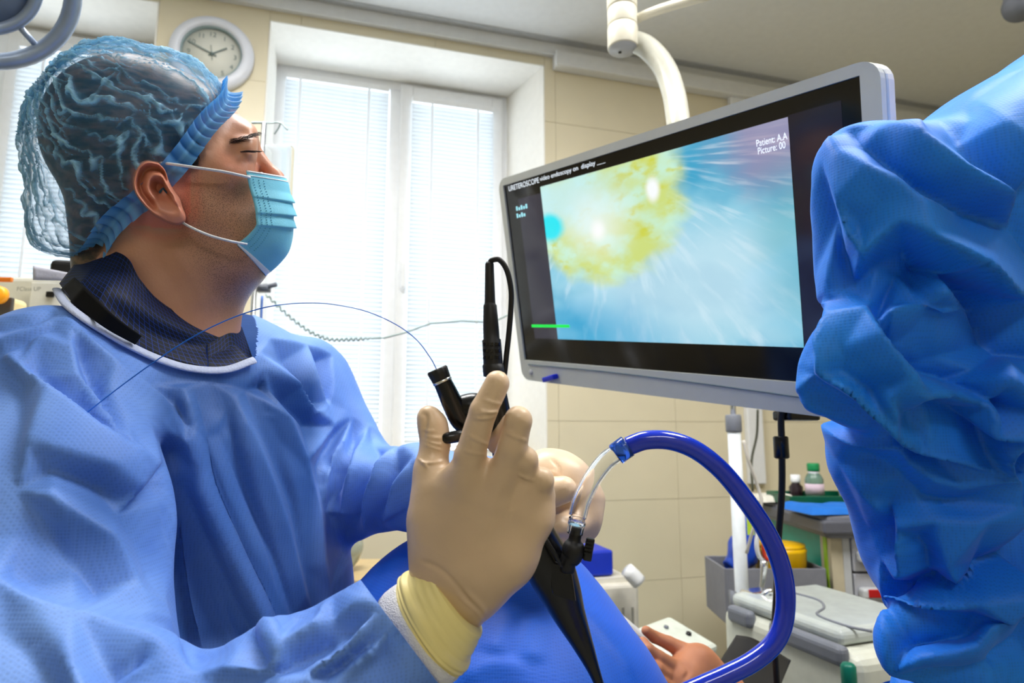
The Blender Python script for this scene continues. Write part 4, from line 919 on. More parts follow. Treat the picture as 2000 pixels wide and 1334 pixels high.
L2 = [
    ([(1687, 282), (1740, 316), (1792, 353), (1918, 412), (2010, 446)], [-4, -9, -12, -12, -10]), ([(1754, 437), (1800, 468), (1868, 513), (2010, 620)], [8, 13, 16, 16]),
    ([(1616, 315), (1649, 391), (1670, 454), (1693, 500)], [4, 9, 11, 8]), ([(1796, 395), (1754, 437)], [8, 8]), ([(1676, 446), (1720, 402)], [1, 3]), ([(1640, 300), (1700, 335), (1760, 360)], [6, 8, 6]),
    ([(1705, 512), (1754, 548), (1798, 577)], [-9, -13, -12]), ([(1775, 480), (1830, 530), (1860, 545)], [-14, -20, -16]), ([(1800, 590), (1834, 553), (1876, 528)], [5, 8, 4]), ([(1890, 565), (1960, 620), (2010, 660)], [-14, -18, -18]),
    ([(1721, 256), (1788, 227), (1897, 185), (2010, 145)], [4, 7, 8, 8]), ([(1820, 222), (1880, 262), (1940, 310), (2010, 380)], [-3, -9, -10, -8]), ([(1792, 282), (1860, 330), (1960, 380)], [7, 7, 6]), ([(1900, 205), (1950, 260), (2010, 310)], [3, 7, 8]),
    ([(1628, 420), (1640, 500), (1660, 560)], [-4, -6, -4]), ([(1624, 563), (1660, 580), (1695, 602)], [5, 4, 3]),
    ([(1625, 628), (1606, 668), (1607, 728)], [8, 9, 8]), ([(1585, 680), (1580, 730), (1575, 760)], [-3, -4, -3]), ([(1700, 622), (1722, 668), (1768, 722), (1793, 762)], [10, 14, 14, 9]), ([(1650, 680), (1690, 720), (1728, 750)], [3, 2, 1]),
    ([(1712, 618), (1740, 655), (1800, 712), (1880, 752), (1940, 790)], [-4, -12, -18, -18, -14]), ([(1790, 640), (1860, 680), (1930, 720)], [-4, -12, -12]), ([(1730, 625), (1800, 610), (1880, 600)], [8, 10, 2]),
    ([(1612, 734), (1666, 756), (1735, 813), (1808, 860), (1927, 911)], [8, 12, 14, 12, 8]), ([(1640, 728), (1700, 772), (1770, 815)], [-2, -4, -4]), ([(1609, 758), (1691, 809), (1767, 858), (1820, 884)], [-6, -9, -8, -5]),
    ([(1559, 769), (1634, 838), (1690, 852), (1760, 864)], [4, 9, 9, 5]), ([(1581, 777), (1644, 818), (1729, 836)], [-5, -7, -6]), ([(1732, 756), (1735, 794)], [9, 9]),
    ([(1792, 768), (1855, 766), (1927, 788)], [7, 7, 4]), ([(1811, 784), (1870, 815), (1927, 850)], [-8, -12, -12]), ([(1953, 741), (1935, 790), (1918, 832)], [10, 14, 12]), ([(2008, 800), (1970, 830), (1946, 860), (1934, 920), (1968, 990)], [12, 16, 16, 14, 8]), ([(1985, 850), (1970, 900), (2000, 960)], [-4, -8, -4]),
    ([(1650, 900), (1690, 950), (1720, 985)], [4, 6, 4]), ([(1700, 890), (1760, 930), (1800, 985)], [-3, -4, -3]), ([(1780, 900), (1820, 930), (1880, 950)], [5, 6, 3]), ([(1800, 975), (1850, 985), (1900, 975)], [-6, -8, -5]),
    ([(1755, 1011), (1830, 1010), (1918, 1014), (1990, 1024)], [6, 5, 6, 6]), ([(1757, 1022), (1759, 1070), (1760, 1121)], [7, 8, 6]), ([(1734, 985), (1746, 1035), (1752, 1079)], [-4, -8, -5]), ([(1830, 1046), (1850, 1100), (1869, 1140)], [5, 6, 3]), ([(1790, 1050), (1807, 1082), (1810, 1120)], [-4, -6, -6]), ([(1690, 1040), (1715, 1090), (1735, 1140)], [-3, -2, -4]),
    ([(1757, 1160), (1820, 1146), (1869, 1148), (1930, 1122), (2010, 1098)], [-12, -14, -12, -16, -18]), ([(1742, 1190), (1768, 1175), (1820, 1163), (1900, 1152), (1993, 1140)], [8, 12, 13, 13, 13]),
    ([(1772, 1258), (1830, 1242), (1896, 1238)], [-9, -13, -9]), ([(1752, 1305), (1807, 1279), (1860, 1272), (1898, 1264)], [7, 10, 10, 10]), ([(1900, 1258), (1950, 1188), (2005, 1132)], [10, 14, 12]), ([(1930, 1300), (1960, 1285), (2000, 1250)], [-6, -10, -8]), ([(1790, 1320), (1880, 1320), (1980, 1330)], [-4, -8, -6]),
]
V = facets(V, N, L2, .0016, (1500, 40, 2120, 1420)); V = relax(V, np.asarray(F), 1, .35)
vw = V-A(0, 0, ZC); vw /= np.linalg.norm(vw, axis=1, keepdims=True); away = smooth01((N*vw).sum(1)*2+.6)+smooth01((pxof(V)[0]-2040)/120)*.8
V = V+N*(crumple(V, .0016, 9, 33)+crumple(V, .0008, 24, 35)+np.clip(away, 0, 1)*crumple(V, .009, 5.5, 36))[:, None]
g2 = obj('gown', V, F, M_gown2, assistant, label='bright blue surgical gown bunched in deep folds')
c1 = P(2080, 1450, .60)
def sk2(u, v):
    a = u*2*pi; r = .17*(1+.25*v+.05*np.sin(a*8)*v); p = c1*A(1, 1, 0)+np.column_stack([np.cos(a)*r, np.sin(a)*r, 0*a]); p[:, 2] = c1[2]*(1-v)+.10*v; return p
obj('gown_skirt', *grid(sk2, 48, 10, True), M_gown2, g2)
Vh, Fh, Nh = surf([ell(cp(2330, -40, .84), (.085, .115, .10)), pc((2230, 330, .74, 85), (2320, 60, .83, 80), .03), ell(cp(2255, -10, .82), (.03, .05, .04), None, .03), ell(cp(2238, 15, .82), (.014, .02, .012), None, .01)], .004)
obj('head', Vh, Fh, mat('assistant_skin', lin(204, 152, 122), .5), assistant)
Vh, Fh, Nh = surf([ell(cp(2345, -85, .845), (.092, .098, .108))], .004); Vh = Vh+Nh*crumple(Vh, .004, 14, 91)[:, None]; obj('cap', Vh, Fh, M_gown2, assistant)
for s in (-.07, .07): obj('shoe', *lathe([(.03, 0), (.05, .004), (.055, .05), (.045, .10), (.05, .14)], c1*A(1, 1, 0)+A(s, 0, 0)), M_black, assistant)

# patient under the drape, operating table below
pr = [pc((935, 1320, .70, 275), (800, 1350, .86, 210), .05), pc((935, 1320, .70, 270), (1010, 1480, .62, 330), .05), pc((800, 1350, .86, 215), (760, 1410, 1.05, 190), .05), pc((1050, 1400, .70, 190), (1130, 1530, .66, 235), .04)]
V, F, N = surf(pr, .0048); V = relax(V, F, 2); N = vnormals(V, F)
V, _ = folds(V, N, [([(650, 1150), (730, 1110), (815, 1085)], 10, .006, 1), ([(660, 1110), (740, 1075), (815, 1060)], 8, .003), ([(960, 1290), (985, 1230), (1000, 1180)], 16, .005), ([(1040, 1300), (1035, 1250), (1050, 1200)], 16, .005), ([(900, 1334), (960, 1300), (1040, 1310)], 14, .004), ([(1120, 1170), (1190, 1250), (1250, 1334)], 10, .004, 1), ([(655, 1180), (690, 1150), (720, 1120)], 9, .005)])
V = V+N*(crumple(V, .004, 5, 53))[:, None]
tag(obj('surgical_drape', V, F, M_drape), 'smooth royal blue drape over the patient’s raised leg behind the gloved hands', 'drape')
tb = P(1240, 1700, .98); zt = tb[2]
table = thing('operating_table', (tb[0], tb[1], 0), 'dark padded operating table mostly hidden beneath the blue drape', 'table')
bevel(obj('mattress', *boxy((tb[0], tb[1], zt-.04), .70, .42, .08), M_blackr, table, smooth=False), .02, 3)
bevel(obj('frame', *boxy((tb[0], tb[1], zt-.10), .62, .36, .04), M_chrome, table, smooth=False), .005)
obj('column', *lathe([(.12, 0), (.12, zt-.12)], (tb[0], tb[1], 0)), M_lgrey, table); bevel(obj('base', *boxy((tb[0], tb[1], .05), .5, .36, .1), M_lgrey, table, smooth=False), .02)

# ================================================================ WALL-SIDE MONITOR ON ITS CEILING ARM
mTL, mTR, mBL = A(-.03137, .35613, 1.39533), A(.43201, .33618, .74350), A(.02394, -.08708, 1.44822)
MW = np.linalg.norm(mTR-mTL); MH = np.linalg.norm(mBL-mTL)
mx_ = nrm(toW(mTR)-toW(mTL)); my_ = nrm(toW(mTL)-toW(mBL)); mx_ = nrm(mx_-my_*(mx_@my_)); mz_ = np.cross(mx_, my_)    # mz_ faces the viewer
mO = toW(mTL)
def mp(u, v, w=0): return mO+mx_*u-my_*v+mz_*w
def scr(px, py):
    d = P(px, py, 1)-A(0, 0, ZC); o = A(0, 0, ZC); t = ((mO-o)@mz_)/(d@mz_); q = o+d*t-mO; return q@mx_, -(q@my_)
monitor = thing('monitor', mp(MW/2, MH, -.03), 'large pale grey surgical monitor on a ceiling arm showing a scope image', 'monitor')
M_bez = mat('monitor_shell', lin(205, 207, 196), .4, var=.02)
M_side = mat('monitor_edge', lin(222, 222, 214), .3, var=.02)
def mpoly(poly, w0, t, m, name, parent, bv=0):
    V, F = prism(poly, mp(MW/2, MH/2, w0), mx_, my_, mz_, t); o = obj(name, V, F, m, parent, smooth=False)
    if bv: bevel(o, bv, 3)
    return o
# front frame (ring) + back shell
sx0, sx1, sv0, sv1 = .016, MW-.024, .015, MH-.046
outer = rrect(MW, MH, .025, 6)
mpoly(outer, -.040, .026, M_side, 'back_shell', monitor, .006)
inn = [(sx1-MW/2, MH/2-sv0), (sx0-MW/2, MH/2-sv0), (sx0-MW/2, MH/2-sv1), (sx1-MW/2, MH/2-sv1)]
n = len(outer); Vo = [mp(MW/2+a, MH/2-b_, 0) for a, b_ in outer]; Vo2 = [mp(MW/2+a, MH/2-b_, -.012) for a, b_ in outer]
k6 = n//4; innr = []
for ci, (a, b_) in enumerate(inn): innr += [(a, b_)]*k6
Vi = [mp(MW/2+a, MH/2-b_, -.0005) for a, b_ in innr]; Vi2 = [mp(MW/2+a, MH/2-b_, -.006) for a, b_ in innr]
V = np.array(Vo+Vo2+Vi+Vi2); F = []
for i in range(n):
    j = (i+1) % n; F += [(i, j, n+j, n+i)[::-1], (2*n+i, 2*n+j, j, i)[::-1], (3*n+i, 3*n+j, 2*n+j, 2*n+i)[::-1]]
fr_ = obj('front_frame', V, F, M_bez, monitor, smooth=False); m_ = fr_.modifiers.new('w', 'WELD'); m_.merge_threshold = 1e-5
M_glassb = mat('screen_glass', lin(10, 10, 14), .10, var=.05, spec=.5)
def panel(name, u0, v0, u1, v1, w, m, parent):
    V = [mp(u0, v1, w), mp(u1, v1, w), mp(u1, v0, w), mp(u0, v0, w)]; o = obj(name, V, [(0, 1, 2, 3)], m, parent, smooth=False)
    uv = o.data.uv_layers.new(name='UVMap'); uv.data.foreach_set('uv', [0, 0, 1, 0, 1, 1, 0, 1]); return o
screen = panel('screen', sx0, sv0, sx1, sv1, -.0045, M_glassb, monitor)
# endoscope picture: emissive screen image in the screen's own coordinates
pu = [scr(*q) for q in ((1047, 365), (1520, 235), (1580, 640), (1095, 690))]
iu0, iu1 = (pu[0][0]+pu[3][0])/2, (pu[1][0]+pu[2][0])/2; iv0, iv1 = (pu[0][1]+pu[1][1])/2, (pu[2][1]+pu[3][1])/2
print('monitor', MW, MH, 'image', pu, 'screen', sx0, sx1, sv0, sv1)
M_img = bpy.data.materials.new('scope_picture'); M_img.use_nodes = True; Nn = M_img.node_tree.nodes; L = M_img.node_tree.links; b = Nn['Principled BSDF']
uvn = Nn.new('ShaderNodeUVMap'); sp = Nn.new('ShaderNodeSeparateXYZ'); L.new(uvn.outputs[0], sp.inputs[0])
def nd(op, a, b_=None, c=None, clamp=False):
    m = Nn.new('ShaderNodeMath'); m.operation = op; m.use_clamp = clamp
    for i, q in enumerate((a, b_, c)):
        if q is None: continue
        if isinstance(q, (int, float)): m.inputs[i].default_value = q
        else: L.new(q, m.inputs[i])
    return m.outputs[0]
def noise2(sx, sy, sc_, det=4, off=0):
    cb = Nn.new('ShaderNodeCombineXYZ'); L.new(sx, cb.inputs[0]); L.new(sy, cb.inputs[1]); cb.inputs[2].default_value = off
    t = Nn.new('ShaderNodeTexNoise'); t.inputs['Scale'].default_value = sc_; t.inputs['Detail'].default_value = det; L.new(cb.outputs[0], t.inputs['Vector']); return t.outputs['Fac']
def blob(cx, cy, rx, ry, soft=.3, warp=None, wa=0):
    dx = nd('DIVIDE', nd('SUBTRACT', sp.outputs[0], cx), rx); dy = nd('DIVIDE', nd('SUBTRACT', sp.outputs[1], cy), ry)
    d = nd('SQRT', nd('ADD', nd('MULTIPLY', dx, dx), nd('MULTIPLY', dy, dy)))
    if warp is not None: d = nd('ADD', d, nd('MULTIPLY', nd('SUBTRACT', warp, .5), wa))
    mr = Nn.new('ShaderNodeMapRange'); mr.interpolation_type = 'SMOOTHSTEP'; mr.inputs['From Min'].default_value = 1+soft; mr.inputs['From Max'].default_value = 1-soft; L.new(d, mr.inputs['Value']); return mr.outputs['Result']
def mixf(a, f, col):
    mx = Nn.new('ShaderNodeMix'); mx.data_type = 'RGBA'
    if isinstance(a, tuple): mx.inputs['A'].default_value = (*a, 1)
    else: L.new(a, mx.inputs['A'])
    if isinstance(col, tuple): mx.inputs['B'].default_value = (*col, 1)
    else: L.new(col, mx.inputs['B'])
    if isinstance(f, (int, float)): mx.inputs['Factor'].default_value = f
    else: L.new(f, mx.inputs['Factor'])
    return mx.outputs['Result']
U_, V_ = sp.outputs[0], sp.outputs[1]
wp_ = noise2(U_, V_, 7, 5); wq = noise2(U_, V_, 3, 3, 4.2)
# streaks fanning out from upper left: noise along angle
dx = nd('SUBTRACT', U_, .36); dy = nd('SUBTRACT', V_, 1.05); ang = nd('ARCTAN2', dy, dx); rad = nd('SQRT', nd('ADD', nd('MULTIPLY', dx, dx), nd('MULTIPLY', dy, dy)))
stk = noise2(nd('MULTIPLY', ang, 6), nd('MULTIPLY', rad, 1.3), 3.2, 5, 1.7)
def rmp(v, a, b_):
    mr = Nn.new('ShaderNodeMapRange'); mr.interpolation_type = 'SMOOTHSTEP'; mr.inputs['From Min'].default_value = a; mr.inputs['From Max'].default_value = b_; L.new(v, mr.inputs['Value']); return mr.outputs['Result']
c = mixf(lin(60, 165, 205), rmp(wq, .35, .62), lin(140, 205, 228))
c = mixf(c, nd('MULTIPLY', rmp(stk, .48, .70), .85), lin(205, 232, 245))
c = mixf(c, nd('MULTIPLY', blob(.62, .30, .42, .30, .6, wp_, .9), .75), lin(200, 232, 245))
c = mixf(c, nd('MULTIPLY', blob(.18, .02, .35, .22, .6, wp_, .8), .6), lin(40, 165, 215))
c = mixf(c, nd('MULTIPLY', blob(1.0, .98, .20, .28, .6, wp_, .9), .7), lin(165, 130, 165))
c = mixf(c, nd('MULTIPLY', blob(1.02, .42, .12, .35, .6, wp_, .8), .5), lin(70, 170, 185))
yel = blob(.30, .80, .36, .44, .14, wp_, .45)
yc = mixf(lin(206, 222, 128), rmp(noise2(U_, V_, 7, 3, 7.7), .38, .66), lin(200, 240, 215))
yc = mixf(yc, rmp(noise2(U_, V_, 13, 3, 2.2), .54, .74), lin(206, 212, 70))
c = mixf(c, yel, yc)
c = mixf(c, nd('MULTIPLY', blob(.08, .88, .28, .16, .7, wp_, .6), .85), lin(200, 240, 246))
c = mixf(c, nd('MULTIPLY', blob(.28, .70, .13, .15, .9, wp_, .5), .7), lin(240, 252, 252))
c = mixf(c, blob(.03, .73, .075, .085, .35, wp_, .5), lin(30, 232, 246))
c = mixf(c, blob(.545, .825, .026, .06, .5, wp_, .4), lin(250, 254, 255))
c = mixf(c, blob(.285, .665, .03, .05, .8), lin(253, 255, 255))
L.new(c, b.inputs['Emission Color']); b.inputs['Emission Strength'].default_value = .78; b.inputs['Base Color'].default_value = (.01, .01, .01, 1); b.inputs['Roughness'].default_value = .12
img = panel('scope_image', iu0, iv0, iu1, iv1, -.0040, M_img, screen)
M_dim = mat('screen_side_panel', lin(14, 14, 20), .12, emit=lin(62, 60, 76), estr=.45)
a0 = scr(995, 420); a1 = scr(1640, 205)
panel('menu_column', max(sx0+.03, scr(1010, 400)[0]), iv0+.012, iu0-.001, iv1, -.0042, M_dim, screen)
M_dim2 = mat('screen_dark_panel', lin(14, 14, 20), .12, emit=lin(40, 36, 52), estr=.35)
panel('idle_column', iu1+.001, iv0-.002, min(sx1-.02, a1[0]), iv1, -.0042, M_dim2, screen)
M_txt = mat('screen_text', (.9, .95, 1), .4, emit=lin(225, 235, 245), estr=.75); M_txt2 = mat('screen_text_cyan', (.5, .9, 1), .4, emit=lin(130, 210, 225), estr=.6); M_txtg = mat('screen_line_green', (0, 1, .1), .4, emit=lin(10, 220, 60), estr=.5)
def text(body, u, v, h, m, parent, name, sx=1, align='LEFT'):
    cu = bpy.data.curves.new(name, 'FONT'); cu.body = body; cu.size = 1; cu.align_x = align; o = bpy.data.objects.new(name, cu); C.objects.link(o)
    bpy.context.view_layer.update(); dg = bpy.context.evaluated_depsgraph_get(); me = bpy.data.meshes.new_from_object(o.evaluated_get(dg)); bpy.data.objects.remove(o)
    V = np.array([tuple(q.co) for q in me.vertices]); F = [tuple(p_.vertices) for p_ in me.polygons]
    return V*h*A(sx, 1, 1), F
def mtext(body, px, py, h, m, name, sx=1):
    u, v = scr(px, py); T, F = text(body, 0, 0, h, m, None, name, sx); V = np.array([mp(u+q[0], v-q[1], -.0036) for q in T]); return obj(name, V, F, m, screen, smooth=False)
mtext('Patient: A.A', 1474, 287, .0135, M_txt, 'patient_text', .72); mtext('Picture: 00', 1477, 302, .0135, M_txt, 'picture_text', .72)
mtext('URETEROSCOPE', 991, 374, .0155, M_txt, 'title_text', .95); mtext('video endoscopy on  display ___', 1052, 354, .0125, M_txt, 'title_text', 1.15)
for mpx, mpy, nb2 in ((1006, 412, 5), (1007, 426, 4)):
    mu0, mv0 = scr(mpx, mpy)
    for k in range(nb2): panel('menu_mark', mu0+k*.0085, mv0-.009+(.003 if k % 2 else 0), mu0+k*.0085+.0055, mv0, -.0036, M_txt2, screen)
gu, gv = scr(1036, 637); gu2, _ = scr(1110, 639); panel('green_level_line', gu, gv-.003, gu2, gv+.003, -.0034, M_txtg, screen)
# chin groove, blue tag, power lamp
obj('chin_groove', *tube([mp(.03+(MW-.06)*t, MH-.037+.026*max(0, t-.25)**1.6, .0004) for t in np.linspace(0, 1, 16)], .0011, 6, 0), mat('groove', lin(90, 110, 122), .6), monitor)
bu, bv_ = scr(1080, 737); bevel(obj('blue_plug', *boxf(mp(bu, bv_, .008), mx_*cos(.25)+my_*sin(.25), my_*cos(.25)-mx_*sin(.25), mz_, .042, .011, .016), mat('blue_plug_plastic', lin(10, 40, 200), .35), monitor, smooth=False), .003)
bu, bv_ = scr(1037, 727); obj('power_button', *lathe([(.006, 0), (.006, .002), (.005, .003)], mp(bu, bv_, -.001), mz_, 20), M_lgrey, monitor)
# ceiling arm: post, joint, curved tube down to the monitor's back
arm = thing('ceiling_pendant', (*P(1216, 60, 1.75)[:2], CEIL), 'cream jointed ceiling arm carrying the monitor', 'support arm')
za = 1.45; rr = 29*za/FPX; base = P(1217, 96, za); hb = [base+EZ*k for k in (0, .05, .10, .16, .30)]
for nm, (h0_, h1_), kk in (('joint_ring', (0, .052), 1.03), ('joint_ring', (.054, .097), 1.0), ('joint_ring', (.099, .17), 1.02)):
    obj(nm, *lathe([(rr*kk*.97, h0_), (rr*kk, h0_+.003), (rr*kk, h1_-.003), (rr*kk*.97, h1_)], base, EZ, 32), M_cream, arm)
obj('post', *lathe([(rr*.93, .16), (rr*.93, CEIL-base[2])], base, EZ, 32), M_cream, arm)
obj('end_cap', *lathe([(rr*.94, -.002), (rr*.94, .004)], base, EZ, 32), M_lgrey, arm); obj('screw', *lathe([(.004, -.004), (.004, 0)], base+A(-.006, .008, 0), EZ, 12), M_black, arm)
obj('swing_rod', *tube([P(1240, 38, 1.47), P(1290, 18, 1.42), P(1400, -14, 1.32)], .0105, 14, 4), M_cream, arm)
mid = mp(MW*.42, .02, -.06)
obj('curved_tube', *tube([P(1225, 78, 1.47), P(1262, 92, 1.45), P(1296, 130, 1.42), P(1315, 180, 1.39), P(1325, 240, 1.35), P(1332, 300, 1.31), mp(.42, .22, -.07)], [.024, .025, .025, .025, .025, .025, .025], 24, 8), mat('arm_enamel', lin(205, 205, 192), .25), arm)
obj('mount_plate', *boxf(mp(.42, .22, -.055), mx_, my_, mz_, .12, .12, .028), M_lgrey, arm, smooth=False)

# ================================================================ BACKGROUND THINGS
# ---- wall clock
cs, ch = wp(413, 103, -.03); cc = wpt(cs, 0, ch); cn = -WM
clock = thing('wall_clock', cc+cn*.002, 'round white wall clock above the surgeon’s cap', 'clock')
R0 = .168
obj('rim', *(lambda vf: (vf[0], vf[1][:-2]))(lathe([(R0*.70, .012), (R0*.72, .038), (R0*.80, .045), (R0*.97, .034), (R0, .02), (R0*.98, .002)], cc, cn, 64)), mat('clock_rim', lin(226, 230, 240), .35, var=.01), clock)
obj('dial', *lathe([(R0*.70, .013), (R0*.70, .016)], cc, cn, 64), mat('clock_dial', lin(226, 226, 215), .6, var=.01), clock)
obj('inner_ring', *merge(*[(lambda vf: (vf[0], vf[1][:-2]))(lathe([(R0*.705, .016), (R0*.705, .036), (R0*.685, .036), (R0*.685, .016)], cc, cn, 64))]), mat('clock_inner_ring', lin(150, 170, 172), .4), clock)
M_num = mat('clock_ink', lin(120, 135, 132), .6)
cu_, cv_ = WD, EZ
for k in range(1, 13):
    T, Fq = text(str(k), 0, 0, .030, None, None, 'numeral'); T = T-A((T[:, 0].min()+T[:, 0].max())/2, (T[:, 1].min()+T[:, 1].max())/2, 0)
    a = k*pi/6; o = cc+cn*.0175+cu_*sin(a)*R0*.54+cv_*cos(a)*R0*.54
    obj('numeral', o+T[:, :1]*cu_+T[:, 1:2]*cv_, Fq, M_num, clock, smooth=False)
def hand_(a, l0, l1, wd, name, dz):
    d = cu_*sin(a)+cv_*cos(a); s = cu_*cos(a)-cv_*sin(a); obj(name, *boxf(cc+cn*dz+d*(l1+l0)/2, s, d, cn, wd, l1-l0, .0015), M_num, clock, smooth=False)
hand_(radians(58), -.015, R0*.40, .006, 'hour_hand', .021); hand_(radians(294), -.02, R0*.62, .005, 'minute_hand', .023); hand_(radians(352), -.03, R0*.22, .0025, 'second_hand', .025)
obj('hub', *lathe([(.006, .016), (.006, .028)], cc, cn, 16), M_num, clock)

# ---- surgical lamp ring, upper left corner
lc = P(-62, -62, .95); ln = nrm(nrm(A(0, 0, ZC)-P(-62, -62, .95))+A(.1, 0, -.15)); lu = nrm(np.cross(ln, EZ)); lv = np.cross(ln, lu)
lamp = thing('surgical_lamp', lc, 'grey steel rim of an operating lamp at the top left corner', 'lamp')
M_steel = mat('brushed_steel', lin(150, 166, 190), .3, .35, var=.08)
def ringt(r, rt, off, n=64, sq=1):
    a = np.linspace(0, 2*pi, n+1); return tube([lc+ln*off+lu*r*cos(t)+lv*r*sin(t) for t in a], rt, 14, 0, False, sq)
obj('outer_rim', *ringt(.131, .013, 0), M_steel, lamp); obj('inner_rim', *ringt(.084, .009, .0), M_steel, lamp)
obj('lamp_dome', *lathe([(.080, 0), (.07, -.03), (.05, -.05), (.012, -.055)], lc, ln, 40), M_steel, lamp)
for k in range(3):
    t = k*2*pi/3+.4; d = lu*cos(t)+lv*sin(t); obj('spoke', *tube([lc+d*.084, lc+d*.131], .005, 10, 0), M_steel, lamp)
obj('arm', *tube([lc-ln*.05, lc-ln*.2+EZ*.25, A(lc[0]-.1, lc[1]+.1, CEIL)], .018, 14, 6), M_cream, lamp)

# ---- drip stand behind the mask
z = 1.55
stand = thing('drip_stand', P(512, 700, z)*A(1, 1, 0), 'thin metal drip stand with hooks behind the mask', 'drip stand')
q = P(516, 240, z); obj('pole', *tube([A(q[0], q[1], .05), A(q[0], q[1], 1.0), q], .006, 12, 0), M_chrome, stand)
M_hook = mat('hook_steel', lin(165, 185, 186), .3, .6)
obj('hook', *tube([q, P(532, 240, z), P(548, 240, z), P(562, 254, z)], .0018, 8, 5), M_hook, stand); obj('hook', *tube([P(548, 240, z), P(544, 250, z), P(536, 262, z)], .0018, 8, 5), M_hook, stand); obj('hook', *tube([q, P(495, 240, z), P(480, 243, z)], .0028, 8, 5), M_hook, stand)
q2 = P(513, 563, z); obj('clamp', *merge(boxy(q2, .03, .03, .016), tube([q2, P(540, 555, z)], .006, 10, 0)), M_grey, stand)
for k in range(5): t = k*2*pi/5; obj('foot', *tube([A(q[0], q[1], .08), A(q[0]+.2*cos(t), q[1]+.2*sin(t), .02)], .009, 8, 0), M_chrome, stand)
M_bag = mat('clear_bag', (.93, .96, .97), .12, var=.02, transmission=.9, ior=1.08)
bagV, bagF = boxy(P(538, 345, z-.02), .085, .028, .16); tag(bevel(obj('drip_bag', bagV, bagF, M_bag, smooth=False), .012, 3), 'clear drip bag hanging from the stand beside the mask', 'drip bag')
tag(obj('drip_line', *tube([P(512, 578, z-.02), P(510, 620, z-.02), P(508, 700, z-.02)], .0032, 8, 4), mat('line_blue', lin(110, 150, 230), .3)), 'pale blue drip line below the stand clamp', 'tube')
# coiled lead across the window
pts = []
for i in range(120):
    t = i/119; bx = 520+230*t; by = 575+95*sin(min(t*1.6, 1)*pi/2)-10*t; w_ = 1-smooth01(np.array((t-.75)/.2)); pts.append(P(bx, by+3.2*math.sin(i*1.3)*float(w_), 1.75+.006*math.cos(i*1.3)*float(w_)))
pts += [P(790, 650, 1.78), P(840, 632, 1.8), P(900, 627, 1.82), P(960, 630, 1.85), P(1000, 612, 1.9)]
tag(obj('coiled_lead', *tube(pts, .0026, 6, 1), mat('lead_grey', lin(150, 170, 168), .5)), 'thin grey coiled lead hanging across the middle window', 'cable')

# ---- equipment at far left behind the shoulder
def dev_box(c, w_, d_, h_, m, nm, parent, bv=.008, yaw=.1, tilt=0): return bevel(obj(nm, *boxy(c, w_, d_, h_, yaw, tilt), m, parent, smooth=False), bv, 3)
M_beige = mat('beige_case', lin(232, 214, 160), .45)
c = P(-45, 655, 1.42); mon = thing('patient_monitor', c-A(0, 0, .15), 'cream patient monitor with orange knob at the left edge', 'monitor')
dev_box(c, .13, .12, .18, M_beige, 'case', mon, .012); dev_box(P(-22, 652, 1.358), .085, .01, .16, mat('smoke_panel', lin(80, 76, 72), .3), 'front_panel', mon, .003)
obj('knob', *lathe([(.019, 0), (.019, .012), (.014, .016)], P(0, 577, 1.352), A(0.1, -1, 0), 20), mat('orange_knob', lin(240, 160, 30), .35, emit=lin(240, 150, 20), estr=.3), mon); dev_box(P(0, 546, 1.357), .05, .008, .010, mat('orange_strip', lin(235, 130, 40), .4), 'orange_strip', mon, .002)
c = P(128, 650, 1.6); dv = thing('anaesthesia_unit', c-A(0, 0, .13), 'grey equipment case behind the surgeon’s near shoulder', 'equipment')
dev_box(c, .26, .16, .25, mat('grey_case', lin(196, 196, 186), .45), 'case', dv, .012); dev_box(P(88, 592, 1.51), .07, .004, .10, mat('grey_face', lin(205, 206, 200), .5), 'face_plate', dv, .002); dev_box(P(98, 575, 1.508), .018, .006, .014, M_black, 'port', dv, .002)
T, Fq = text('FClass UP', 0, 0, .014, None, None, 'case_text'); o_ = P(32, 568, 1.500); obj('case_text', o_+T[:, :1]*EX+T[:, 1:2]*EZ, Fq, mat('case_ink', lin(110, 115, 115), .6), dv, smooth=False)
tr = thing('equipment_trolley', P(60, 760, 1.55)*A(1, 1, 0), 'white trolley under the grey equipment case at the left', 'trolley')
zt2 = (P(110, 650, 1.6)-A(0, 0, .125))[2]; cxy = P(60, 650, 1.56)
dev_box(A(cxy[0], cxy[1], zt2-.015), .55, .30, .03, M_white, 'shelf', tr); 
for sx_ in (-.24, .24):
    for sy_ in (-.12, .12): obj('leg', *tube([A(cxy[0]+sx_, cxy[1]+sy_, .0), A(cxy[0]+sx_, cxy[1]+sy_, zt2-.02)], .012, 8, 0), M_chrome, tr)
c = P(142, 531, 1.05); hd = thing('chair_headrest', c-A(0, 0, .02), 'small black padded headrest behind the navy collar', 'headrest')
bevel(obj('pad', *boxy(c, .050, .05, .030, .2), M_blackr, hd, smooth=False), .009, 3); obj('stem', *tube([c-A(0, 0, .01), c+A(.05, .10, -.3), A(c[0]+.05, c[1]+.1, .0)], .009, 8, 4), M_chrome, hd)
V, F = grid(lambda u, v: np.array([P(65+88*a, 535+10*a+14*(1-.55*a)*(b_-.5)*2-2, .98+.02*a) for a, b_ in zip(u, v)]), 12, 4); s_ = obj('neck_tie', V, F, mat('tie_cloth', lin(214, 214, 228), .7, bump=.4), gown, label='white cloth tie behind the collar'); thick(s_, .002)

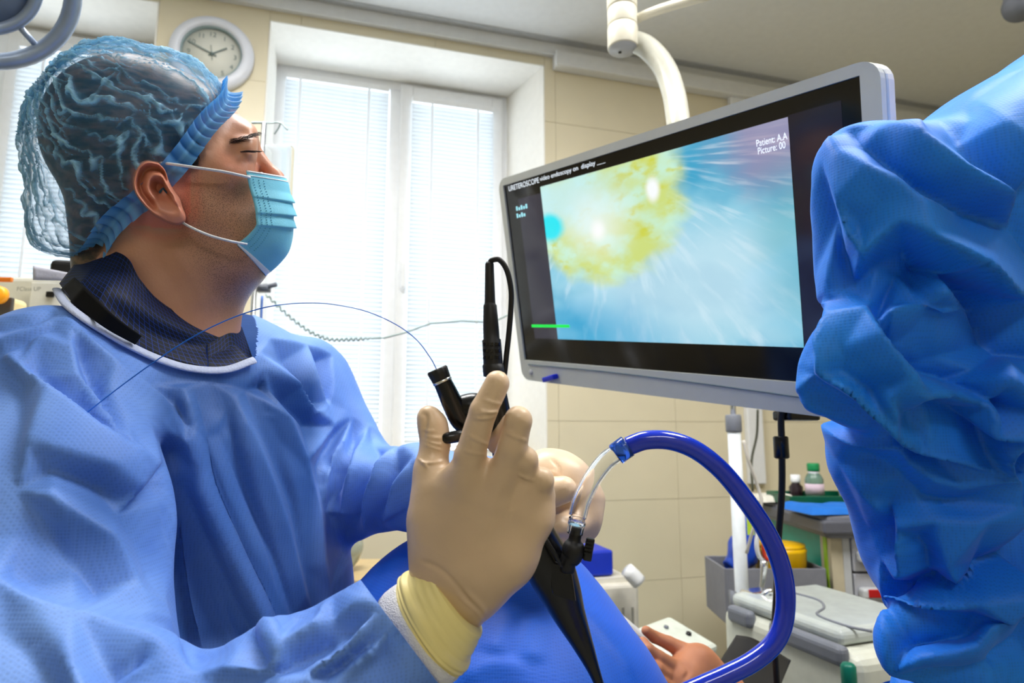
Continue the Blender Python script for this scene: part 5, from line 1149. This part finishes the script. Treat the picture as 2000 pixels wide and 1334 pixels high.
# ---- tall white pole in front of the cart
z = 1.75
pole = thing('infusion_pole', P(1452, 1230, z)*A(1, 1, 0), 'white upright pole with grey collar below the monitor', 'pole')
M_pole = mat('pole_enamel', lin(222, 228, 232), .3)
pb = P(1452, 1215, z); ptop = P(1430, 826, z); xy = pb*A(1, 1, 0)
obj('tube', *tube([A(pb[0], pb[1], .05), A(pb[0], pb[1], ptop[2])], .0185, 20, 0), M_pole, pole); obj('collar', *lathe([(.021, 0), (.0225, .004), (.0225, .045), (.02, .05)], A(pb[0], pb[1], ptop[2]-.025), EZ, 24), M_grey, pole)
obj('spindle', *tube([A(pb[0], pb[1], ptop[2]), A(pb[0], pb[1], ptop[2]+.22)], .008, 12, 0), M_chrome, pole)
zc_ = P(1452, 1190, z)[2]; obj('clamp', *merge(boxy(A(pb[0]+.02, pb[1], zc_), .08, .05, .05), boxy(A(pb[0]-.03, pb[1]-.01, zc_+.02), .012, .03, .06)), M_grey, pole)
obj('base', *lathe([(.10, 0), (.10, .03), (.02, .06)], A(pb[0], pb[1], 0), EZ, 24), M_grey, pole)
tag(obj('white_lead', *tube([P(1452, 860, 1.70), P(1462, 900, 1.69), P(1480, 950, 1.69), P(1487, 985, 1.68), P(1472, 1030, 1.68), P(1458, 1080, 1.70)], .0045, 8, 6), mat('lead_white', lin(205, 200, 190), .5)), 'thin white lead looping beside the white pole', 'cable')
# ---- black monitor cable with ferrite
cb = thing('monitor_cable', P(1515, 1330, 1.02), 'black cable with a ferrite lump hanging from the monitor', 'cable')
obj('cord', *tube([mp(.62, MH-.02, -.05), P(1526, 812, .985), P(1527, 870, .985), P(1527, 960, .99), P(1520, 1060, 1.0), P(1517, 1150, 1.01), P(1513, 1250, 1.02), P(1522, 1400, 1.03)], .0052, 12, 8), M_blackr, cb)
obj('ferrite', *lathe([(.009, 0), (.0115, .002), (.0115, .033), (.009, .035)], P(1527, 896, .986), EZ, 20), M_black, cb)
bevel(obj('cable_bracket', *boxy(P(1555, 812, 1.0), .06, .04, .016, .3), M_black, cb, smooth=False), .004)

# ---- instrument cart
yaw = YAW-.30; ca = A(cos(yaw), sin(yaw), 0); cbk = A(-sin(yaw), cos(yaw), 0)
ctop = P(1640, 985, 2.05); H = ctop[2]
cart = thing('instrument_cart', A(ctop[0]+.12, ctop[1]+.15, 0), 'grey topped drawer cart with teal side behind the assistant', 'cart')
# front-left corner of the worktop and direction to the back-left
fl_ = P(1618, 1003, 1.95); bl_ = P(1470, 930, 2.55); side = nrm((bl_-fl_)*A(1, 1, 0)); dpt = np.linalg.norm((bl_-fl_)*A(1, 1, 0)); frt = A(-side[1], side[0], 0)
if frt[0] < 0: frt = -frt
H = fl_[2]; CWD = .75
def cbox(f0, f1, s0_, s1_, h0_, h1_): return boxf(fl_*A(1, 1, 0)+frt*(f0+f1)/2+side*(s0_+s1_)/2+A(0, 0, (h0_+h1_)/2), frt, side, EZ, f1-f0, s1_-s0_, h1_-h0_)
M_top = mat('cart_top', lin(112, 114, 124), .4)
bevel(obj('worktop', *cbox(-.03, CWD, -.04, dpt, H-.07, H), M_top, cart, smooth=False), .015, 3); bevel(obj('top_rim', *cbox(-.045, CWD, -.055, dpt, H-.055, H-.015), mat('cart_rim', lin(92, 94, 104), .4), cart, smooth=False), .008, 3)
M_teal = mat('teal_panel', lin(0, 150, 128), .35); M_post = mat('cart_post', lin(196, 186, 160), .4); M_lime = mat('lime_strip', lin(160, 205, 50), .4)
bevel(obj('teal_side', *cbox(.0, .02, .06, dpt-.02, .12, H-.05), M_teal, cart, smooth=False), .004)
obj('corner_post', *cbox(-.005, .03, -.01, .055, .1, H-.05), M_post, cart, smooth=False); obj('lime_strip', *cbox(-.008, .0, .012, .032, .1, H-.05), M_lime, cart, smooth=False); obj('front_post', *cbox(.03, .052, -.012, .03, .1, H-.06), M_lgrey, cart, smooth=False)
obj('core', *cbox(.03, CWD-.02, .02, dpt-.03, .12, H-.05), M_lgrey, cart, smooth=False)
M_red = mat('red_label', lin(178, 20, 24), .4); M_yel = mat('yellow_label', lin(236, 184, 20), .4)
hh_ = H-.07
for k, (dh, mm) in enumerate(((.105, M_red), (.105, M_red), (.105, M_red), (.20, M_yel), (.20, M_yel))):
    dr = bevel(obj('drawer', *cbox(.056, CWD-.03, -.018, .02, hh_-dh+.006, hh_), mat('drawer_grey', lin(176, 178, 186), .45), cart, smooth=False), .004)
    hd_ = bevel(obj('pull', *cbox(.062, CWD-.06, -.05, -.018, hh_-dh*.55-.012, hh_-dh*.55+.022), M_lgrey, dr, smooth=False), .01, 3); bevel(obj('pull_label', *cbox(.078, CWD-.09, -.053, -.046, hh_-dh*.55-.004, hh_-dh*.55+.020), mm, dr, smooth=False), .003)
    hh_ -= dh
for f0 in (.06, CWD-.08):
    for s0_ in (.04, dpt-.06): obj('castor', *lathe([(.05, -.015), (.05, .015)], fl_*A(1, 1, 0)+frt*f0+side*s0_+A(0, 0, .05), frt, 18), M_black, cart); obj('castor_fork', *cbox(f0-.02, f0+.02, s0_-.02, s0_+.02, .05, .13), M_grey, cart, smooth=False)
# things on the worktop
def on(px, py): 
    d = P(px, py, 1)-A(0, 0, ZC); t = (H-ZC)/d[2]; return A(0, 0, ZC)+d*t
def zon(px, py, z): q = P(px, py, z); return A(q[0], q[1], H)
c = zon(1590, 940, 2.25); tray = thing('instrument_tray', c, 'dark green plastic tray on the cart', 'tray'); M_green = mat('green_plastic', lin(0, 84, 58), .35)
Vt, Ft = boxf(c+A(0, 0, .006), frt, side, EZ, .26, .20, .012); bevel(obj('tray_floor', Vt, Ft, M_green, tray, smooth=False), .004)
for a_, (w1, w2, of) in enumerate(((.26, .008, (0, .1)), (.26, .008, (0, -.1)), (.008, .20, (.13, 0)), (.008, .20, (-.13, 0)))): bevel(obj('tray_wall', *boxf(c+frt*of[0]+side*of[1]+A(0, 0, .017), frt, side, EZ, w1, w2, .034), M_green, tray, smooth=False), .003)
c = c+A(0, 0, .013); bt = thing('medicine_bottle', c, 'clear medicine bottle with green cap standing in the tray', 'bottle')
obj('glass', *lathe([(.026, 0), (.031, .004), (.031, .07), (.024, .085), (.017, .092), (.017, .10)], c, EZ, 24), mat('bottle_glass', lin(150, 190, 170), .1, transmission=.6), bt); obj('label', *lathe([(.0318, .018), (.0318, .055)], c, EZ, 24), mat('bottle_label', lin(212, 190, 204), .6), bt); obj('cap', *lathe([(.020, .098), (.021, .104), (.021, .122), (.019, .126)], c, EZ, 24), mat('cap_green', lin(20, 140, 80), .4), bt); obj('cap_seal', *lathe([(.0185, .088), (.0185, .099)], c, EZ, 24), M_white, bt)
c = zon(1553, 928, 2.33); b2 = thing('small_bottle', c, 'small dark bottle with white cap behind the tray', 'bottle'); obj('glass', *lathe([(.021, 0), (.024, .004), (.024, .05), (.014, .062), (.014, .07)], c, EZ, 20), mat('amber_glass', lin(40, 28, 34), .15), b2); obj('cap', *lathe([(.016, .066), (.017, .07), (.017, .094)], c, EZ, 20), M_white, b2)
c = zon(1640, 915, 2.3); tag(obj('syringe_tube', *lathe([(.008, 0), (.009, .01), (.009, .10), (.004, .11), (.003, .13)], c, EZ, 16), mat('syringe_clear', lin(190, 200, 196), .2, transmission=.4)), 'upright clear syringe at the right end of the tray', 'syringe')
def cloth(name, px, py, z, w_, d_, m, lab, cat, h_=.012, rot=0, seed=1):
    q = zon(px, py, z); ax_ = frt*cos(rot)+side*sin(rot); ay_ = side*cos(rot)-frt*sin(rot)
    def fn(u, v):
        s = (u-.5)*w_; t = (v-.5)*d_; hgt = h_+.007*vnoise(np.column_stack([s*22, t*22, s*0+seed]), seed); e_ = np.minimum(np.minimum(u, 1-u), np.minimum(v, 1-v)); hgt = hgt*smooth01(e_*14)+.001
        return q+s[:, None]*ax_+t[:, None]*ay_+hgt[:, None]*EZ
    return tag(obj(name, *grid(fn, 26, 20), m), lab, cat)
cloth('folded_towel', 1494, 945, 2.36, .13, .18, mat('white_towel', lin(228, 224, 212), .9), 'white folded towel at the back of the cart top', 'towel', .02, .2, 3)
cloth('blue_wrap', 1625, 985, 2.02, .26, .20, mat('blue_wrap_cloth', lin(20, 110, 205), .7), 'flat blue wrap lying on the cart front', 'wrap', .018, .1, 5)
cloth('yellow_packet', 1570, 955, 2.12, .07, .05, M_yel, 'small yellow packet between towel and blue wrap', 'packet', .006, .3, 8)
q = zon(1500, 905, 2.62); tag(obj('hanging_cord', *tube([P(1480, 800, 2.5), P(1478, 850, 2.5), P(1468, 900, 2.48), P(1470, 960, 2.45)], .005, 8, 6), mat('cord_olive', lin(70, 72, 58), .6)), 'dark cord hanging against the wall behind the white pole', 'cord')

# ---- grey side bin with sharps box, bag and scissors
z = 2.0; b0 = P(1490, 1120, z); Hb = P(1490, 1098, z)[2]; bn = thing('side_bin', A(b0[0], b0[1], Hb-.16), 'open grey bin fixed to the cart’s teal side', 'bin')
bx, by = frt, side; M_bin = mat('bin_grey', lin(128, 130, 140), .45)
bc = A(b0[0], b0[1], Hb-.08)
for o_, w1, w2 in (((0, -.10), .30, .006), ((0, .10), .30, .006), ((-.15, 0), .006, .20), ((.15, 0), .006, .20)): bevel(obj('bin_wall', *boxf(bc+EX*o_[0]+EY*o_[1], EX, EY, EZ, w1, w2, .16), M_bin, bn, smooth=False), .002)
obj('bin_floor', *boxf(bc-A(0, 0, .08), EX, EY, EZ, .30, .20, .006), M_bin, bn, smooth=False)
c = A(bc[0]+.058, bc[1], bc[2]-.075); sb = thing('sharps_box', c, 'yellow round sharps container standing in the grey bin', 'container'); obj('body', *lathe([(.06, 0), (.065, .004), (.078, .19), (.08, .195), (.074, .205)], c, EZ, 32), mat('sharps_yellow', lin(242, 190, 10), .35), sb); obj('lid', *lathe([(.076, .20), (.074, .212), (.045, .216), (.01, .216)], c, EZ, 32), mat('sharps_lid', lin(225, 175, 10), .35), sb)
bv = ell(cp(1440, 1095, 1.98), (.030, .08, .05), None, .01); bw = ell(cp(1458, 1060, 1.99), (.025, .08, .04), None, .02); Vg, Fg, Ng = surf([bv, bw], .006); Vg = Vg+Ng*((1-np.abs(vnoise(Vg*22, 61))*1.6)*.012)[:, None]; tag(obj('blue_bag', Vg, Fg, mat('blue_plastic_bag', lin(14, 66, 180), .3)), 'crumpled dark blue bag stuffed in the bin behind the white pole', 'bag')
sc_ = thing('scissors', P(1484, 1150, 1.70), 'white and red handled scissors standing beside the pole', 'scissors')
def loop2(cx, cy, rx, ry, z_): t = np.linspace(0, 2*pi, 25); return [P(cx+rx*cos(a), cy+ry*sin(a), z_) for a in t]
obj('handle_loop', *tube(loop2(1492, 1062, 14, 32, 1.70), .006, 10, 2, False), M_white, sc_); obj('red_grip', *tube(loop2(1500, 1068, 9, 24, 1.695), .005, 10, 2, False), mat('red_grip_plastic', lin(220, 50, 20), .4), sc_)
obj('blade', *tube([P(1493, 1095, 1.70), P(1490, 1130, 1.70), P(1484, 1165, 1.70)], [.011, .008, .004], 10, 3), M_chrome, sc_); obj('red_tip', *lathe([(.008, 0), (.008, .018)], P(1504, 1040, 1.70), EZ, 12), mat('red_grip_plastic', lin(220, 50, 20), .4), sc_)
tag(obj('lime_tag', *boxy(P(1466, 1026, 1.72), .018, .006, .05), mat('lime_tag_card', lin(190, 220, 60), .5), smooth=False), 'small lime green tag beside the white pole', 'tag')

# ---- white bedside console with clear lid
un = thing('bedside_console', P(1600, 1330, 1.45)*A(1, 1, 0), 'pale bedside console with clear lid and grey corner grip', 'console')
A_, B_ = P(1500, 1180, 1.60), P(1700, 1300, 1.32); dr = nrm((B_-A_)*A(1, 1, 0)); pr_ = A(-dr[1], dr[0], 0); Ln = np.linalg.norm((B_-A_)*A(1, 1, 0)); zt3 = B_[2]+.045
def ub(a0_, a1_, p0, p1, h0_, h1_): return boxf(A_*A(1, 1, 0)+dr*(a0_+a1_)/2+pr_*(p0+p1)/2+A(0, 0, (h0_+h1_)/2), dr, pr_, EZ, a1_-a0_, p1-p0, h1_-h0_)
M_con = mat('console_case', lin(214, 216, 202), .4)
bevel(obj('case', *ub(-.06, Ln+.06, -.10, .22, zt3-.22, zt3), M_con, un, smooth=False), .03, 4); bevel(obj('lid', *ub(-.04, Ln+.01, -.085, .20, zt3, zt3+.035), mat('console_lid', lin(226, 234, 230), .12, transmission=.35), un, smooth=False), .02, 4)
bevel(obj('corner_grip', *ub(Ln-.17, Ln+.035, -.115, -.085, zt3-.028, zt3+.012), M_grey, un, smooth=False), .012, 3); bevel(obj('corner_grip', *ub(-.02, .06, -.115, -.085, zt3-.028, zt3+.012), M_grey, un, smooth=False), .012, 3)
obj('lid_seam', *tube([A_*A(1, 1, 0)+dr*a_+pr_*p_+A(0, 0, zt3+.036) for a_, p_ in ((.0, .05), (.10, .06), (.16, .02), (.20, -.04), (.28, -.05), (.33, -.03))], .003, 8, 6), M_grey, un)
obj('green_latch', *lathe([(.012, 0), (.014, .004), (.014, .045), (.010, .05)], P(1660, 1350, 1.20), EZ, 18), mat('latch_green', lin(0, 110, 90), .4), un)
bevel(obj('stand', *ub(.12, Ln, .0, .15, .0, zt3-.2), M_lgrey, un, smooth=False), .01)
bevel(obj('chrome_bracket', *merge(boxy(P(1478, 1160, 1.62), .07, .05, .02, .4), boxy(P(1500, 1190, 1.6), .09, .02, .03, -.5), boxy(P(1480, 1215, 1.6), .03, .03, .07, .2)), M_chrome, un, smooth=False), .006)
obj('chrome_clip', *tube([P(1470, 1195, 1.58), P(1490, 1165, 1.58), P(1505, 1155, 1.58), P(1515, 1170, 1.58)], .008, 10, 6), M_chrome, un)
tag(obj('white_hose', *tube([P(1487, 1258, 1.50), P(1490, 1232, 1.50), P(1500, 1215, 1.50), P(1512, 1222, 1.5), P(1530, 1270, 1.46), P(1545, 1334, 1.42)], .006, 10, 6), mat('hose_white', lin(215, 212, 200), .4)), 'white thin hose arching in front of the bedside console', 'hose')
# ---- black arm board
def ab(u, v):
    top = cat_rom([(1438, 1240), (1470, 1246), (1510, 1268), (1545, 1290)], 8); bot = cat_rom([(1372, 1345), (1420, 1350), (1475, 1352), (1520, 1350)], 8)
    f = lambda c_, t: np.column_stack([np.interp(t, np.linspace(0, 1, len(c_)), c_[:, i]) for i in (0, 1)])
    q = f(top, u)*(1-v[:, None])+f(bot, u)*v[:, None]; z_ = 1.22-.16*v-.02*np.sin(pi*u)
    return toW(np.column_stack([(q[:, 0]-1000)/FPX*z_, (667-q[:, 1])/FPX*z_, z_]))
bd = obj('arm_board', *grid(ab, 24, 20), M_blackr); thick(bd, .03, 1); tag(bd, 'black padded arm board below the blue tube', 'arm board')
# ---- patient's bare hand, palm up
patient = thing('person', P(1320, 1330, 1.0), 'patient’s bare hand lying with curled fingers beside the drape', 'person')
M_skin2 = mat('patient_skin', lin(212, 140, 100), .5, var=.08, scale=30)
zz = 1.02
ph_ = [pc((1410, 1345, zz, 40), (1362, 1300, zz, 36), .02, (DZ, .7)), pc((1362, 1300, zz, 36), (1330, 1322, zz-.02, 34), .02), pc((1335, 1350, zz-.02, 40), (1420, 1400, zz-.02, 55), .03)]
ph_ += chain([(1348, 1280, zz+.01, 20), (1306, 1256, zz+.012, 13), (1278, 1244, zz+.01, 11.5), (1262, 1232, zz, 9.5)], .003)
ph_ += chain([(1322, 1308, zz-.02, 18), (1288, 1284, zz-.03, 12.5), (1266, 1268, zz-.03, 11.5), (1256, 1254, zz-.02, 10)], .003)
ph_ += chain([(1316, 1326, zz-.03, 18), (1284, 1306, zz-.045, 12.5), (1264, 1296, zz-.045, 11.5), (1252, 1282, zz-.04, 10)], .003)
ph_ += chain([(1312, 1345, zz-.04, 18), (1284, 1330, zz-.06, 12.5), (1266, 1322, zz-.06, 11), (1258, 1312, zz-.05, 10)], .003)
V, F, N = surf(ph_, .0022, .012); V = relax(V, F, 1); N = vnormals(V, F); V, _ = folds(V, N, [([(1330, 1290), (1345, 1310), (1335, 1330)], 5, -.0025), ([(1300, 1300), (1315, 1315), (1310, 1334)], 4, -.002)])
obj('body', V, F, M_skin2, patient)
tag(bevel(obj('white_cuff', *boxf(P(1225, 1238, 1.06), nrm(P(1250, 1262, 1.06)-P(1195, 1215, 1.06)), EY, nrm(np.cross(EY, P(1250, 1262, 1.06)-P(1195, 1215, 1.06))), .075, .04, .036), mat('cuff_white', lin(225, 228, 232), .5), smooth=False), .010, 3), 'white padded wrist cuff beside the patient’s fingers', 'cuff')
tag(obj('black_strap', *tube([P(1255, 1300, .93), P(1268, 1318, .92), P(1290, 1345, .91)], .005, 8, 4), M_black), 'short black strap at the drape edge below the patient’s hand', 'strap')
# ---- equipment along the wall: blue box on white unit, control unit
z = 2.1; c = P(1165, 1180, z); wu = thing('heater_unit', c*A(1, 1, 0), 'white ribbed unit standing by the tiled wall', 'equipment')
wx = WD; wy = WM
zt4 = P(1165, 1130, z)[2]; bevel(obj('case', *boxf(A(c[0]+.02, c[1], zt4/2), wx, wy, EZ, .16, .22, zt4), mat('unit_white', lin(222, 218, 205), .5), wu, smooth=False), .01); bevel(obj('side_cover', *boxf(A(c[0]-.10, c[1]-.02, zt4/2), wx, wy, EZ, .09, .22, zt4), mat('unit_blue_grey', lin(120, 130, 160), .45), wu, smooth=False), .01)
for k in range(4): obj('vent_slot', *boxf(A(c[0]-.02+.03*k, c[1], zt4*.6)-wy*.1105, wx, wy, EZ, .006, .006, zt4*.6), mat('vent_dark', lin(150, 148, 138), .6), wu, smooth=False)
obj('top_ridge', *boxf(A(c[0]+.02, c[1], zt4+.008), wx, wy, EZ, .12, .16, .016), mat('unit_white', lin(222, 218, 205), .5), wu, smooth=False)
zb = zt4+.017; tag(bevel(obj('blue_box', *boxf(A(c[0]-.045, c[1], zb+.042), wx, wy, EZ, .155, .16, .08), mat('box_blue', lin(14, 50, 190), .45), smooth=False), .008), 'royal blue box on top of the white ribbed unit', 'box')
tag(obj('white_roll', *tube([P(1224, 1112, z-.15), P(1238, 1126, z-.15), P(1248, 1137, z-.15)], [.022, .024, .024], 20, 2), M_white), 'short white cylindrical roll beside the blue box', 'roll')
z = 1.7; c = P(1312, 1250, z); cu2 = thing('control_unit', c*A(1, 1, 0), 'pale control unit with small blue display by the patient’s hand', 'equipment')
ft = nrm(A(.0, -.75, 1.0)); 
bevel(obj('case', *boxy(A(c[0], c[1], c[2]-.02), .20, .16, .06, YAW+.5, .30), mat('unit_pale', lin(214, 220, 208), .45), cu2, smooth=False), .012)
ay2 = A(-sin(YAW+.5), cos(YAW+.5), 0); ax2 = A(cos(YAW+.5), sin(YAW+.5), 0); az2 = EZ*cos(.3)-ay2*sin(.3); ay3 = ay2*cos(.3)+EZ*sin(.3); pc0 = A(c[0], c[1], c[2]-.02)+az2*.031
obj('display', *boxf(pc0-ax2*.05+ay3*.01, ax2, ay3, az2, .05, .045, .004), mat('display_blue', lin(80, 110, 170), .3), cu2, smooth=False); obj('button', *lathe([(.008, 0), (.007, .006)], pc0+ax2*.055-ay3*.01, az2, 14), M_black, cu2); obj('button', *lathe([(.007, 0), (.006, .005)], pc0+ax2*.02+ay3*.04, az2, 14), M_grey, cu2)
bevel(obj('pedestal', *boxf(A(c[0], c[1], (c[2]-.06)/2), wx, wy, EZ, .14, .12, c[2]-.06), M_lgrey, cu2, smooth=False), .01)
tag(obj('wall_cable', *tube([P(1400, 1090, 2.3), P(1398, 1140, 2.3), P(1410, 1180, 2.28), P(1430, 1200, 2.25)], .007, 8, 6), mat('cable_olive', lin(60, 62, 50), .5)), 'dark cable curving down the wall left of the white pole', 'cable')
# ---- small thing seen between torso and drape
V, F, N = surf([ell(cp(672, 1075, 1.9), (.05, .06, .04)), ell(cp(690, 1060, 1.92), (.03, .03, .03))], .006); V = V+N*(vnoise(V*30, 71)*.006)[:, None]
bgo = obj('plastic_bag', V, F, mat('clear_bag_wrinkled', lin(205, 214, 200), .2, transmission=.5)); tag(bgo, 'crumpled clear plastic bag seen between the surgeon’s belly and the drape', 'bag')
q = P(672, 1110, 1.9); st2 = thing('side_table', A(q[0], q[1]+.02, 0), 'small beige table under the crumpled plastic bag', 'table'); bevel(obj('top', *boxy((q[0], q[1]+.02, P(672, 1113, 1.9)[2]-.012), .4, .3, .024), mat('table_beige', lin(206, 180, 130), .5), st2, smooth=False), .004)
for sx_ in (-.17, .17):
    for sy_ in (-.12, .12): obj('leg', *tube([A(q[0]+sx_, q[1]+.02+sy_, 0), A(q[0]+sx_, q[1]+.02+sy_, P(672, 1113, 1.9)[2]-.02)], .012, 8, 0), M_chrome, st2)
c = P(1992, 18, 2.2); spt = thing('ceiling_spot', A(c[0], c[1], CEIL), 'small grey ceiling lamp head at the top right corner', 'lamp'); obj('head', *lathe([(.05, 0), (.055, .02), (.05, .10), (.03, .13)], c, nrm(A(.4, .3, .8)), 24), M_grey, spt); obj('stem', *tube([c+A(.03, .02, .10), A(c[0]+.04, c[1]+.03, CEIL)], .012, 10, 0), M_grey, spt)
